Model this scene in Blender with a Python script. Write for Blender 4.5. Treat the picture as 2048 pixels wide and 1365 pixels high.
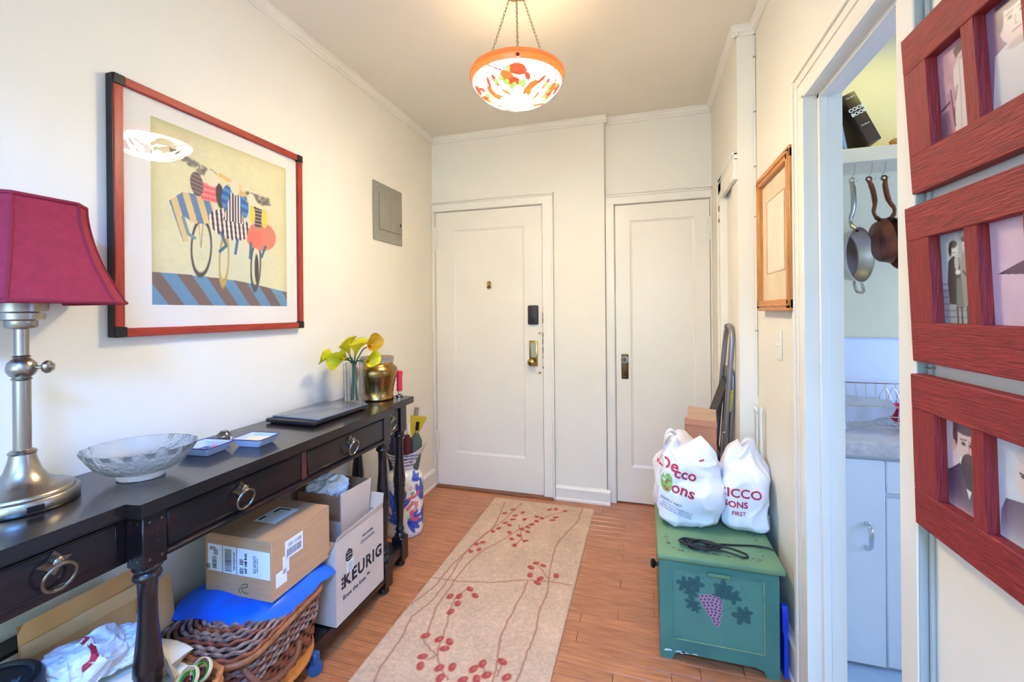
import bpy, bmesh, math, random
import numpy as np
from mathutils import Matrix, Vector, noise
from mathutils.bvhtree import BVHTree
random.seed(7)
PI = math.pi
for o in list(bpy.data.objects): bpy.data.objects.remove(o)
SC = bpy.context.scene
COL = SC.collection

def nvec(p):      # vector noise that is the same in every run
    p = Vector(p); return Vector((noise.noise(p+Vector((13.7, 5.3, 2.1))), noise.noise(p+Vector((-7.9, 21.4, 9.6))), noise.noise(p+Vector((3.3, -15.2, 31.8)))))

def lin(c):
    return tuple(((v/255)/12.92 if v/255 <= .04045 else ((v/255+.055)/1.055)**2.4) for v in c)

# ------------------------------------------------------------ camera, world, lights, exposure
F = 880.0
cd = bpy.data.cameras.new('camera'); cam = bpy.data.objects.new('camera', cd); COL.objects.link(cam)
cd.sensor_width = 36; cd.lens = 36*F/2048; cd.clip_start = .02; cd.clip_end = 60
YAW = math.atan(263/F); ROLL = math.atan(.009)
cam.matrix_world = (Matrix.Translation((0, 0, 1.30)) @ Matrix.Rotation(YAW, 4, 'Z') @
                    Matrix.Rotation(PI/2, 4, 'X') @ Matrix.Rotation(-ROLL, 4, 'Z'))
# principal point at (1024, 623): shift in units of the sensor width
cd.shift_x = 0.0; cd.shift_y = -(682.5-623)/2048
SC.camera = cam

W = bpy.data.worlds.new('world'); SC.world = W; W.use_nodes = True
bgn = W.node_tree.nodes['Background']; bgn.inputs[0].default_value = (.55, .72, 1, 1); bgn.inputs[1].default_value = .5

def area(name, loc, rot, sx, sy, power, color):
    l = bpy.data.lights.new(name, 'AREA'); l.shape = 'RECTANGLE'; l.size = sx; l.size_y = sy
    l.energy = power; l.color = color
    o = bpy.data.objects.new(name, l); COL.objects.link(o); o.location = loc; o.rotation_euler = rot
    return o
area('window_daylight', (-.4, -2.35, 1.45), (PI/2, 0, 0), 1.9, 1.5, 40, (.50, .78, 1))
fill_ = area('added_blue_fill', (.25, -.85, 2.50), (0, 0, 0), .9, .35, 118, (.09, .31, 1))  # unseen blue panel added overhead to cool the near left wall and rug
fill_.rotation_euler = (Vector((-1.0, 1.1, .6))-Vector((.25, -.85, 2.5))).to_track_quat('-Z', 'Y').to_euler()
area('kitchen_window_daylight', (2.28, 1.25, 1.35), (0, -PI/2, PI), 1.1, 1.4, 25, (.25, .43, 1))
area('kitchen_ceiling_lamp', (1.05, 2.0, 2.52), (0, 0, 0), .3, .3, 1.7, (1, .92, .24))
PEND_OUT, PEND_IN = 73.0, 3.2
PEND_COL = (1, .81, .54)
SC.view_settings.view_transform = 'Standard'; SC.view_settings.look = 'None'
SC.view_settings.gamma = 1; SC.view_settings.exposure = 0.6; SC.view_settings.use_curve_mapping = False

# ------------------------------------------------------------ materials
MATS = {}
def mat(name, rgb, rough=.6, metal=0, var=.06, scale=8, bump=0, bscale=60, stretch=None, spec=.5, trans=0, ior=1.45,
        coat=0, rgb2=None, objrand=0, contrast=None, sheen=0, emit=0):
    if name in MATS: return MATS[name]
    m = bpy.data.materials.new(name); m.use_nodes = True; nt = m.node_tree; N = nt.nodes; L = nt.links
    b = N['Principled BSDF']
    b.inputs['Roughness'].default_value = rough; b.inputs['Metallic'].default_value = metal
    b.inputs['Specular IOR Level'].default_value = spec; b.inputs['Transmission Weight'].default_value = trans
    b.inputs['IOR'].default_value = ior; b.inputs['Coat Weight'].default_value = coat
    b.inputs['Coat Roughness'].default_value = .08
    tc = N.new('ShaderNodeTexCoord'); mp = N.new('ShaderNodeMapping'); L.new(tc.outputs['Object'], mp.inputs[0])
    if stretch: mp.inputs['Scale'].default_value = stretch
    nz = N.new('ShaderNodeTexNoise'); nz.inputs['Scale'].default_value = scale; nz.inputs['Detail'].default_value = 6
    L.new(mp.outputs[0], nz.inputs['Vector'])
    c1 = lin(rgb); c2 = lin(rgb2) if rgb2 else tuple(v*(1-var*2.5) for v in c1)
    rp = N.new('ShaderNodeValToRGB'); L.new(nz.outputs['Fac'], rp.inputs[0])
    lo, hi = contrast or (.3, .7)
    rp.color_ramp.elements[0].position = lo; rp.color_ramp.elements[1].position = hi
    rp.color_ramp.elements[0].color = (*c2, 1); rp.color_ramp.elements[1].color = (*c1, 1)
    out = rp.outputs[0]
    if objrand:
        oi = N.new('ShaderNodeObjectInfo'); hs = N.new('ShaderNodeHueSaturation'); mr = N.new('ShaderNodeMapRange')
        mr.inputs['To Min'].default_value = 1-objrand; mr.inputs['To Max'].default_value = 1+objrand
        L.new(oi.outputs['Random'], mr.inputs[0]); L.new(mr.outputs[0], hs.inputs['Value']); L.new(out, hs.inputs['Color']); out = hs.outputs[0]
    L.new(out, b.inputs['Base Color'])
    if bump:
        n2 = N.new('ShaderNodeTexNoise'); n2.inputs['Scale'].default_value = bscale; n2.inputs['Detail'].default_value = 4
        L.new(mp.outputs[0], n2.inputs['Vector'])
        bp = N.new('ShaderNodeBump'); bp.inputs['Strength'].default_value = bump; bp.inputs['Distance'].default_value = .004
        L.new(n2.outputs['Fac'], bp.inputs['Height']); L.new(bp.outputs[0], b.inputs['Normal'])
    if emit:
        b.inputs['Emission Strength'].default_value = emit; L.new(out, b.inputs['Emission Color'])
    MATS[name] = m
    return m
def colmat(name, rough=.6, emit=0, bump=0, bscale=300, coat=0, spec=.5):
    m = bpy.data.materials.new(name); m.use_nodes = True; N = m.node_tree.nodes; L = m.node_tree.links; b = N['Principled BSDF']
    a = N.new('ShaderNodeAttribute'); a.attribute_name = 'Col'
    b.inputs['Roughness'].default_value = rough; b.inputs['Coat Weight'].default_value = coat; b.inputs['Specular IOR Level'].default_value = spec
    if emit:
        b.inputs['Emission Strength'].default_value = emit; L.new(a.outputs['Color'], b.inputs['Emission Color'])
    L.new(a.outputs['Color'], b.inputs['Base Color'])
    if bump:
        tc = N.new('ShaderNodeTexCoord'); n2 = N.new('ShaderNodeTexNoise'); n2.inputs['Scale'].default_value = bscale; L.new(tc.outputs['Object'], n2.inputs['Vector'])
        bp = N.new('ShaderNodeBump'); bp.inputs['Strength'].default_value = bump; bp.inputs['Distance'].default_value = .004
        L.new(n2.outputs['Fac'], bp.inputs['Height']); L.new(bp.outputs[0], b.inputs['Normal'])
    return m

WALL = mat('cream_wall_paint', (238, 231, 214), .55, var=.015, scale=2, bump=.12, bscale=14)
CEIL = mat('cream_ceiling_paint', (238, 230, 213), .6, var=.02, scale=1.5, bump=.1, bscale=10)
TRIM = mat('glossy_white_trim_paint', (240, 233, 217), .32, var=.02, scale=5, bump=.1, bscale=20)
DOORP = mat('door_enamel', (240, 231, 214), .3, var=.02, scale=3, bump=.12, bscale=12)
GREENP = mat('pale_green_edge_paint', (168, 172, 164), .5, var=.04, bump=.2, bscale=40)
KWHITE = mat('kitchen_white_paint', (232, 236, 240), .4, var=.02)
KWALL = mat('kitchen_wall_paint', (240, 228, 186), .6, var=.02, bump=.1, bscale=15)
KFLOOR = mat('kitchen_floor_vinyl', (178, 196, 214), .4, var=.05)
WOOD = mat('oak_floor', (200, 132, 86), .28, var=.16, scale=9, stretch=(1, 9, 9), bump=.12, bscale=40, objrand=.10, coat=.15, rgb2=(164, 98, 62))
GROUT = mat('dark_floor_joint', (74, 42, 26), .8)
EBONY = mat('espresso_stained_wood', (20, 15, 19), .3, var=.4, scale=10, stretch=(4, 1, 4), coat=.3, rgb2=(52, 24, 23), contrast=(.18, .50), bump=.06, bscale=30)
EBTOP = mat('console_top_wood', (26, 21, 22), .25, var=.3, scale=10, stretch=(6, 1, 6), coat=.3, rgb2=(44, 30, 28), contrast=(.2, .6))
SCUFF = mat('scuffed_wood_edge', (110, 66, 58), .5, var=.3, scale=30)
PEWTER = mat('pewter', (150, 140, 126), .35, metal=1, var=.15, scale=20)
NICKEL = mat('brushed_nickel', (172, 164, 152), .30, metal=1, var=.06, scale=6, stretch=(40, 40, 1))
STEEL = mat('stainless_steel', (214, 208, 200), .42, metal=1, var=.05)
CHROME = mat('chrome', (220, 222, 226), .12, metal=1, var=.02)
BRASS = mat('polished_brass', (196, 156, 78), .25, metal=1, var=.2, scale=10)
BRASSPOT = mat('hammered_brass', (178, 140, 84), .26, metal=1, var=.2, scale=9, bump=.2, bscale=26)
COPPER = mat('seasoned_cast_iron', (150, 84, 58), .42, metal=.5, var=.3, scale=14, rgb2=(80, 42, 36), bump=.2, bscale=60)
REDWOOD = mat('mahogany_red_frame', (178, 62, 44), .38, var=.2, scale=12, stretch=(8, 1, 8), rgb2=(140, 42, 32), bump=.1, bscale=80)
REDWOODV = mat('mahogany_red_frame_vertical', (178, 60, 44), .38, var=.2, scale=12, stretch=(8, 8, 1), rgb2=(140, 42, 32))
CRIMSON = mat('crimson_grained_frame', (156, 40, 38), .6, var=.2, scale=20, stretch=(12, 1, 12), rgb2=(116, 22, 26), bump=.6, bscale=30)
CRIMSONV = mat('crimson_grained_frame_vertical', (156, 40, 38), .6, var=.2, scale=20, stretch=(12, 12, 1), rgb2=(116, 22, 26), bump=.6, bscale=30)
BLACK = mat('black_corner_metal', (22, 20, 20), .4, var=.2)
BLKRUB = mat('black_rubber', (26, 26, 28), .5, var=.1)
PINE = mat('honey_pine', (206, 140, 72), .4, var=.1, scale=14, stretch=(6, 6, 1), rgb2=(180, 112, 54))
MATB = mat('white_mat_board', (236, 230, 218), .8, var=.01)
PEWG = mat('painted_grey_steel', (148, 144, 132), .45, var=.04, bump=.05)
BURG = mat('burgundy_shade_fabric', (160, 40, 62), .85, var=.08, scale=60, bump=.3, bscale=300)
BURGT = mat('burgundy_shade_trim', (140, 30, 52), .8, var=.05, bump=.3, bscale=300)
CARD = mat('brown_cardboard', (196, 152, 112), .8, var=.05, scale=6, stretch=(1, 1, 12))
CARDD = mat('dark_cardboard_inside', (166, 120, 84), .85, var=.06)
CARDL = mat('pale_cardboard', (206, 188, 172), .75, var=.04)
LABELP = mat('white_label_paper', (232, 234, 236), .6, var=.01)
INK = mat('black_ink', (32, 32, 38), .6, var=.02)
INKG = mat('grey_ink', (96, 98, 108), .6, var=.02)
BLUEP = mat('blue_poly_mailer', (24, 104, 220), .3, var=.12, scale=10, bump=.3, bscale=18)
KRAFT = mat('kraft_envelope_paper', (224, 170, 108), .7, var=.08, scale=5, bump=.4, bscale=16)
WICK = mat('dark_wicker', (112, 64, 44), .55, var=.35, scale=40, rgb2=(60, 30, 22), objrand=.12)
WICKR = mat('grey_brown_rope_wicker', (172, 138, 118), .7, var=.3, scale=60, rgb2=(98, 68, 56), bump=.6, bscale=120, objrand=.1)
WICKF = mat('flat_chestnut_splint', (158, 86, 56), .5, var=.3, scale=30, rgb2=(100, 46, 32), objrand=.15)
ORANGEW = mat('orange_varnished_wood', (212, 130, 62), .35, var=.12, scale=10, stretch=(1, 6, 6))
WHTB = mat('white_plastic_bag', (236, 236, 240), .38, var=.015, bump=.12, bscale=24)
REDINK = mat('red_print', (196, 44, 66), .5, var=.02)
GRNINK = mat('green_print', (140, 190, 90), .5, var=.02)
TEAL = mat('teal_green_paint', (74, 128, 110), .45, var=.08, scale=7, rgb2=(60, 112, 100), bump=.12, bscale=30)
TEALT = mat('sage_green_top_paint', (112, 146, 104), .45, var=.08, scale=7, rgb2=(92, 130, 96), bump=.12, bscale=30)
ALU = mat('aluminium_tube', (150, 150, 156), .35, metal=.8, var=.05)
TREAD = mat('dark_tread_plastic', (62, 54, 48), .6, var=.2, bump=.8, bscale=160)
YEL = mat('yellow_sticker', (226, 200, 30), .5)
NAVYPL = mat('blue_plastic', (20, 60, 190), .35)
CASTB = mat('blue_caster_plastic', (40, 84, 130), .35)
RODW = mat('white_enamel_rod', (232, 232, 220), .3)
GLASS = mat('clear_crystal', (246, 248, 250), .06, trans=1, ior=1.5, var=0)
GLASSB = mat('pressed_glass', (246, 246, 242), .14, trans=.92, ior=1.32, var=0, bump=.8, bscale=90)
PGLASS = mat('picture_glass', (255, 255, 255), .0, trans=1, ior=1.2, var=0)
PAPER = mat('white_paper', (234, 234, 238), .6, var=.02, bump=.25, bscale=30)
CREAMP = mat('cream_paper', (228, 216, 184), .7, var=.03, bump=.2, bscale=20)

# ------------------------------------------------------------ object helpers
MW = {}
def tag(o, label=None, cat=None, group=None, kind=None):
    if label: o['label'] = label
    if cat: o['category'] = cat
    if group: o['group'] = group
    if kind: o['kind'] = kind
    return o
def thing(name, label, cat, loc=(0, 0, 0), rz=0, group=None, kind=None, rot=None):
    o = bpy.data.objects.new(name, None); COL.objects.link(o)
    o.empty_display_size = .05
    M = Matrix.Translation(loc) @ (rot.to_4x4() if rot else Matrix.Rotation(rz, 4, 'Z'))
    o.matrix_world = M; MW[o.name] = M
    return tag(o, label, cat, group, kind)
def mesh_obj(name, me, m, parent=None):
    o = bpy.data.objects.new(name, me); COL.objects.link(o)
    if m is not None:
        for mm in (m if isinstance(m, (list, tuple)) else [m]): me.materials.append(mm)
    if parent is not None:
        o.parent = parent; MW[o.name] = MW[parent.name]
    else:
        MW[o.name] = Matrix.Identity(4)
    return o
def put(name, b, m, parent=None, smooth=40, world=True, colors=None):
    """b: B; vertices in world space (world=True) or in the parent's own frame"""
    bm = b.bm if isinstance(b, B) else b
    if parent is not None and world: bm.transform(MW[parent.name].inverted())
    me = bpy.data.meshes.new(name)
    bmesh.ops.recalc_face_normals(bm, faces=bm.faces)
    bm.to_mesh(me); bm.free()
    if smooth:
        me.polygons.foreach_set('use_smooth', [True]*len(me.polygons))
        me.set_sharp_from_angle(angle=math.radians(smooth))
    return mesh_obj(name, me, m, parent)
def FR(o, r, u):
    r = Vector(r).normalized(); u = Vector(u); n = r.cross(u).normalized(); u = n.cross(r)
    M = Matrix.Identity(4)
    for i in range(3): M[i][0] = r[i]; M[i][1] = u[i]; M[i][2] = n[i]; M[i][3] = o[i]
    return M
class B:
    def __init__(s): s.bm = bmesh.new()
    def box(s, x0, x1, y0, y1, z0, z1, bev=0, seg=1, M=None):
        vs = [s.bm.verts.new(p) for p in [(x0, y0, z0), (x1, y0, z0), (x1, y1, z0), (x0, y1, z0), (x0, y0, z1), (x1, y0, z1), (x1, y1, z1), (x0, y1, z1)]]
        fs = [s.bm.faces.new([vs[i] for i in q]) for q in [(3, 2, 1, 0), (4, 5, 6, 7), (0, 1, 5, 4), (1, 2, 6, 5), (2, 3, 7, 6), (3, 0, 4, 7)]]
        if bev:
            es = list({e for f in fs for e in f.edges})
            r = bmesh.ops.bevel(s.bm, geom=es, offset=bev, segments=seg, affect='EDGES', profile=.5)
            vs = list({v for f in r['faces'] for v in f.verts} | {v for v in vs if v.is_valid})
        if M is not None: bmesh.ops.transform(s.bm, matrix=M, verts=[v for v in vs if v.is_valid])
        return s
    def prism(s, pts, vec, M=None):
        vec = Vector(vec); pts = [Vector(p) for p in pts]
        a = [s.bm.verts.new(p) for p in pts]; b = [s.bm.verts.new(p+vec) for p in pts]
        n = len(pts)
        s.bm.faces.new(a[::-1]); s.bm.faces.new(b)
        for i in range(n): s.bm.faces.new([a[i], a[(i+1) % n], b[(i+1) % n], b[i]])
        if M is not None: bmesh.ops.transform(s.bm, matrix=M, verts=a+b)
        return s
    def loft(s, rings, closed=True, cap=(True, True)):
        R = [[s.bm.verts.new(p) for p in r] for r in rings]
        n = len(R[0])
        for i in range(len(R)-1):
            for j in range(n if closed else n-1):
                k = (j+1) % n
                s.bm.faces.new([R[i][j], R[i][k], R[i+1][k], R[i+1][j]])
        if closed:
            if cap[0]: s.bm.faces.new(R[0][::-1])
            if cap[1]: s.bm.faces.new(R[-1])
        return s
    def lathe(s, prof, c=(0, 0, 0), seg=32, M=None, fn=None, cap=(True, True)):
        rings = []
        for (r, z) in prof:
            ring = []
            for j in range(seg):
                a = 2*PI*j/seg; rr = r*(fn(a, z, r) if fn else 1)
                p = Vector((rr*math.cos(a), rr*math.sin(a), z))
                if M is not None: p = M @ p
                ring.append(p+Vector(c))
            rings.append(ring)
        return s.loft(rings, cap=cap)
    def tube(s, pts, r, seg=8, closed=False, rb=None, flat=1, up=None):
        pts = [Vector(p) for p in pts]; n = len(pts); rings = []
        prev = Vector(up) if up else None
        for i, p in enumerate(pts):
            if closed: t = pts[(i+1) % n]-pts[i-1]
            else: t = pts[min(i+1, n-1)]-pts[max(i-1, 0)]
            if t.length < 1e-9: t = Vector((0, 0, 1))
            t.normalize()
            if prev is None: prev = Vector((0, 0, 1)) if abs(t.z) < .9 else Vector((1, 0, 0))
            u = (prev - t*prev.dot(t))
            if u.length < 1e-6: u = t.orthogonal()
            u.normalize()
            v = t.cross(u); prev = u if not up else Vector(up)
            rr = r[i] if isinstance(r, (list, tuple)) else r
            rings.append([p+(u*math.cos(2*PI*k/seg)+v*math.sin(2*PI*k/seg)*flat)*rr for k in range(seg)])
        if closed:
            R = [[s.bm.verts.new(q) for q in g] for g in rings]
            for i in range(n):
                for k in range(seg):
                    s.bm.faces.new([R[i][k], R[i][(k+1) % seg], R[(i+1) % n][(k+1) % seg], R[(i+1) % n][k]])
        else: s.loft(rings)
        return s
    def ribbon(s, pts, nors, w, t, closed=False, wdir=(0, 0, 1)):
        """flat strip: width w along wdir, thickness t along the normals"""
        rings = []
        for p, n in zip(pts, nors):
            p = Vector(p); n = Vector(n).normalized(); d = Vector(wdir)
            rings.append([p-d*w/2-n*t/2, p+d*w/2-n*t/2, p+d*w/2+n*t/2, p-d*w/2+n*t/2])
        R = [[s.bm.verts.new(q) for q in g] for g in rings]; n = len(R)
        for i in range(n if closed else n-1):
            a, b = R[i], R[(i+1) % n]
            for k in range(4): s.bm.faces.new([a[k], a[(k+1) % 4], b[(k+1) % 4], b[k]])
        if not closed: s.bm.faces.new(R[0][::-1]); s.bm.faces.new(R[-1])
        return s
    def sphere(s, c, r, seg=16, rings=10, sc=(1, 1, 1)):
        M = Matrix.Translation(c) @ Matrix.Diagonal((r*sc[0], r*sc[1], r*sc[2], 1))
        bmesh.ops.create_uvsphere(s.bm, u_segments=seg, v_segments=rings, radius=1, matrix=M); return s
    def disp(s, amp, sc, seed=0, verts=None):
        s.bm.normal_update()
        for v in (verts or s.bm.verts):
            n = nvec(v.co*sc+Vector((seed, seed*2, -seed)))
            v.co += n*amp
        return s
    def xf(s, M): s.bm.transform(M); return s
def circ(c, r, n=24, ax=((1, 0, 0), (0, 0, 1)), a0=0, a1=2*PI, closed=True):
    u, v = Vector(ax[0]), Vector(ax[1]); k = n if closed else n-1
    return [Vector(c)+(u*math.cos(a0+(a1-a0)*i/k)+v*math.sin(a0+(a1-a0)*i/k))*r for i in range(n)]
def spl(P, n=8):
    P = [Vector(p) for p in P]; out = []
    for i in range(len(P)-1):
        p0 = P[max(i-1, 0)]; p1 = P[i]; p2 = P[i+1]; p3 = P[min(i+2, len(P)-1)]
        for k in range(n):
            t = k/n
            out.append(.5*((2*p1)+(p2-p0)*t+(2*p0-5*p1+4*p2-p3)*t*t+(-p0+3*p1-3*p2+p3)*t**3))
    out.append(P[-1]); return out
def puffy(w, l, t, nx=20, ny=24, amp=.004, seed=1, edge=.5, sag=0):
    """a flat padded thing in its own frame: width x, length y, thickness z"""
    b = B(); top = []; bot = []
    for j in range(ny+1):
        r1 = []; r2 = []
        for i in range(nx+1):
            u, v = i/nx*2-1, j/ny*2-1
            h = t/2*max(0.02, (1-abs(u)**6))**edge*max(0.02, (1-abs(v)**6))**edge
            q = Vector((u*w/2, v*l/2, 0)); nn = nvec(q*14+Vector((seed, seed, seed)))
            q += Vector((nn.x*amp, nn.y*amp, nn.z*amp*1.5 - sag*(u*u+v*v)))
            r1.append(q+Vector((0, 0, h))); r2.append(q-Vector((0, 0, h)))
        top.append(r1); bot.append(r2)
    T = [[b.bm.verts.new(p) for p in r] for r in top]
    Bo = [[(T[j][i] if (i in (0, nx) or j in (0, ny)) else b.bm.verts.new(bot[j][i])) for i in range(nx+1)] for j in range(ny+1)]
    for j in range(ny):
        for i in range(nx):
            b.bm.faces.new([T[j][i], T[j][i+1], T[j+1][i+1], T[j+1][i]])
            try: b.bm.faces.new([Bo[j][i], Bo[j+1][i], Bo[j+1][i+1], Bo[j][i+1]])
            except ValueError: pass
    return b
DG = None
def text_bm(body, size, bold=0, ext=.0004, shear=0, wide=1, align='CENTER', spacing=1):
    cu = bpy.data.curves.new('t', 'FONT'); cu.body = body; cu.size = size; cu.extrude = ext; cu.offset = bold
    cu.align_x = align; cu.align_y = 'CENTER'; cu.shear = shear; cu.resolution_u = 3; cu.space_character = spacing
    o = bpy.data.objects.new('t', cu); COL.objects.link(o)
    dg = bpy.context.evaluated_depsgraph_get(); me = bpy.data.meshes.new_from_object(o.evaluated_get(dg))
    bm = bmesh.new(); bm.from_mesh(me); bpy.data.objects.remove(o); bpy.data.curves.remove(cu); bpy.data.meshes.remove(me)
    bm.transform(Matrix.Diagonal((wide, 1, 1, 1)))
    b = B(); b.bm.free(); b.bm = bm; return b
def letters(name, body, size, M, m, parent, **k):
    return put(name, text_bm(body, size, **k).xf(M), m, parent, smooth=0)

# ------------------------------------------------------------ painted prints (flat artwork as vertex colours)
class Cv:
    def __init__(s, w, h, px, bg):                    # metres, metres per cell; y up, origin lower left
        s.w, s.h, s.nx, s.ny = w, h, int(w/px)+1, int(h/px)+1
        s.X, s.Y = np.meshgrid(np.linspace(0, w, s.nx), np.linspace(0, h, s.ny))
        s.C = np.ones((s.ny, s.nx, 3))*np.array(lin(bg)); s.rng = np.random.default_rng(3)
    def mix(s, m, rgb, a=1):
        m = np.clip(m, 0, 1)*a; s.C = s.C*(1-m[..., None])+m[..., None]*np.array(lin(rgb)); return s
    def soft(s, d, e): return np.clip(.5-d/e, 0, 1)    # d: signed distance
    def ell(s, cx, cy, rx, ry, rgb, a=1, rot=0, e=.002, ring=None, clip=None):
        c, q = math.cos(rot), math.sin(rot); x = (s.X-cx)*c+(s.Y-cy)*q; y = -(s.X-cx)*q+(s.Y-cy)*c
        k = np.sqrt((x/rx)**2+(y/ry)**2)+1e-9; d = (k-1)*min(rx, ry)
        if ring: d = np.abs(d)-ring/2
        m = s.soft(d, e)
        if clip is not None: m = m*clip
        return s.mix(m, rgb, a)
    def emask(s, cx, cy, rx, ry, rot=0):
        c, q = math.cos(rot), math.sin(rot); x = (s.X-cx)*c+(s.Y-cy)*q; y = -(s.X-cx)*q+(s.Y-cy)*c
        return s.soft((np.sqrt((x/rx)**2+(y/ry)**2)-1)*min(rx, ry), .002)
    def pmask(s, P):
        m = np.zeros_like(s.X, bool); n = len(P)
        for i in range(n):
            x0, y0 = P[i]; x1, y1 = P[(i+1) % n]
            if y0 == y1: continue
            c = ((s.Y >= min(y0, y1)) & (s.Y < max(y0, y1)) & (s.X < (x1-x0)*(s.Y-y0)/(y1-y0)+x0)); m ^= c
        return m.astype(float)
    def poly(s, P, rgb, a=1): return s.mix(s.pmask(P), rgb, a)
    def lmask(s, P, w, e=.0015):
        D = np.full_like(s.X, 9.)
        for (x0, y0), (x1, y1) in zip(P[:-1], P[1:]):
            dx, dy = x1-x0, y1-y0; t = np.clip(((s.X-x0)*dx+(s.Y-y0)*dy)/(dx*dx+dy*dy+1e-12), 0, 1)
            D = np.minimum(D, np.hypot(s.X-x0-t*dx, s.Y-y0-t*dy))
        return s.soft(D-w/2, e)
    def line(s, P, w, rgb, a=1, e=.0015): return s.mix(s.lmask(P, w, e), rgb, a)
    def noise(s, cell, amp, seed=0):
        r = np.random.default_rng(seed); gx = int(s.w/cell)+3; gy = int(s.h/cell)+3; g = r.random((gy, gx))
        fx = s.X/cell; fy = s.Y/cell; ix = fx.astype(int); iy = fy.astype(int); tx = fx-ix; ty = fy-iy
        v = (g[iy, ix]*(1-tx)+g[iy, ix+1]*tx)*(1-ty)+(g[iy+1, ix]*(1-tx)+g[iy+1, ix+1]*tx)*ty
        s.C *= (1+amp*(v-.5))[..., None]; return s
    def at(s, x, y):
        i = min(max(int(round(x/s.w*(s.nx-1))), 0), s.nx-1); j = min(max(int(round(y/s.h*(s.ny-1))), 0), s.ny-1); return s.C[j, i]
    def mesh(s, name, M, m, parent=None, hfn=None):
        """grid in the plane of M (x right, y up)"""
        P = np.stack([s.X.ravel(), s.Y.ravel(), (hfn(s.X, s.Y).ravel() if hfn else np.zeros(s.X.size)), np.ones(s.X.size)], 1)
        Mx = (MW[parent.name].inverted() if parent is not None else Matrix.Identity(4)) @ M
        V = P @ np.array(Mx).T; I = np.arange(s.nx*s.ny).reshape(s.ny, s.nx)
        Fq = np.stack([I[:-1, :-1].ravel(), I[:-1, 1:].ravel(), I[1:, 1:].ravel(), I[1:, :-1].ravel()], 1)
        me = bpy.data.meshes.new(name); me.vertices.add(len(V)); me.vertices.foreach_set('co', V[:, :3].ravel().astype('f'))
        me.loops.add(Fq.size); me.loops.foreach_set('vertex_index', Fq.ravel().astype('i')); me.polygons.add(len(Fq))
        me.polygons.foreach_set('loop_start', (np.arange(len(Fq))*4).astype('i')); me.update(calc_edges=True)
        a = me.color_attributes.new('Col', 'FLOAT_COLOR', 'POINT')
        a.data.foreach_set('color', np.concatenate([s.C.reshape(-1, 3), np.ones((len(V), 1))], 1).ravel().astype('f'))
        me.polygons.foreach_set('use_smooth', [True]*len(me.polygons))
        return mesh_obj(name, me, m, parent)
def paint_verts(o, fn):
    me = o.data; a = me.color_attributes.new('Col', 'FLOAT_COLOR', 'POINT')
    c = []
    for v in me.vertices: c += [*fn(v.co), 1]
    a.data.foreach_set('color', c)

# ============================================================ THE ROOM
XL, XR, CZ = -1.515, .50, 2.60
def struct(name, b, m, parent=None, **k):
    o = put(name, b, m, parent, **k); tag(o, kind='structure'); return o
fl = struct('floor', B().box(XL-.1, XR+.05, -2.5, 3.15, -.06, -.012), GROUT)
# oak strips, laid across the hall, each a board of its own
pw = .057; lens = {}
def board_mesh(L):
    L = round(L, 2)
    if L not in lens:
        b = B().box(0, L-.0018, 0, pw-.0018, -.012, 0, .0010)
        me = bpy.data.meshes.new('plank'); bmesh.ops.recalc_face_normals(b.bm, faces=b.bm.faces); b.bm.to_mesh(me); b.bm.free(); me.materials.append(WOOD); lens[L] = me
    return lens[L]
nb = 0; y = .30
while y < 3.04:
    x = XL; first = True; xe = XR if y < 2.25 else .43
    while x < xe-.01:
        L = random.choice([.45, .6, .75, .9, 1.1]);
        if first: L = random.choice([.2, .35, .5, .8]); first = False
        if x+L > xe-.12: L = round(xe-x, 2)+.01
        o = bpy.data.objects.new('plank', board_mesh(L)); COL.objects.link(o); o.parent = fl
        o.location = (x, y, random.uniform(-.0004, .0002)); nb += 1; x += L
    y += pw
struct('floor_near', B().box(XL-.1, XR+.05, -2.5, .30, -.012, -.0005), WOOD)
struct('ceiling', B().box(XL-.1, XR+.1, -2.5, 3.15, CZ, CZ+.06), CEIL)
struct('wall_left', B().box(XL-.1, XL, -2.5, 3.15, -.06, CZ+.06), WALL)
# far wall, with the entry door and the closet door openings; the closet part is set back
wf = B()
wf.box(XL, -1.495, 3.0, 3.12, 0, CZ); wf.box(-1.495, -.672, 3.0, 3.12, 2.045, CZ); wf.box(-.672, -.245, 3.0, 3.12, 0, CZ)
wf.box(-.245, -.183, 3.05, 3.12, 0, CZ); wf.box(-.183, .412, 3.05, 3.12, 2.012, CZ); wf.box(.412, .55, 3.05, 3.12, 0, CZ)
struct('wall_far', wf, WALL)
struct('wall_far_backing', B().box(XL-.1, .6, 3.12, 3.16, -.06, CZ+.06), WALL)
# right wall: kitchen doorway at y 1.04..1.58, jog at y = 2.25, side doorway beyond
wr = B()
wr.box(XR, XR+.08, 1.58, 2.25, 0, CZ); wr.box(XR, XR+.08, -2.5, 1.04, 0, CZ); wr.box(XR, XR+.08, 1.04, 1.58, 1.965, CZ)
wr.box(.423, XR+.08, 2.25, 2.40, 0, CZ); wr.box(.423, XR+.08, 2.62, 3.05, 0, CZ); wr.box(.423, XR+.08, 2.40, 2.62, 1.93, CZ)
wr.box(.46, XR+.08, 2.40, 2.62, 0, 1.93)
struct('wall_right', wr, WALL)
# near end of the hall: the room behind the camera, with its window
wb = B()
wb.box(XL, -1.35, -2.5, -2.42, 0, CZ); wb.box(.55, XR, -2.5, -2.42, 0, CZ); wb.box(-1.35, .5, -2.5, -2.42, 0, .7); wb.box(-1.35, .5, -2.5, -2.42, 2.2, CZ)
struct('wall_back', wb, WALL)
struct('added_light_blocker', B().box(XL, XR, -.42, -.32, 2.2, CZ), WALL)  # unseen header, added to cut off the blue panel's light along the hall
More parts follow.
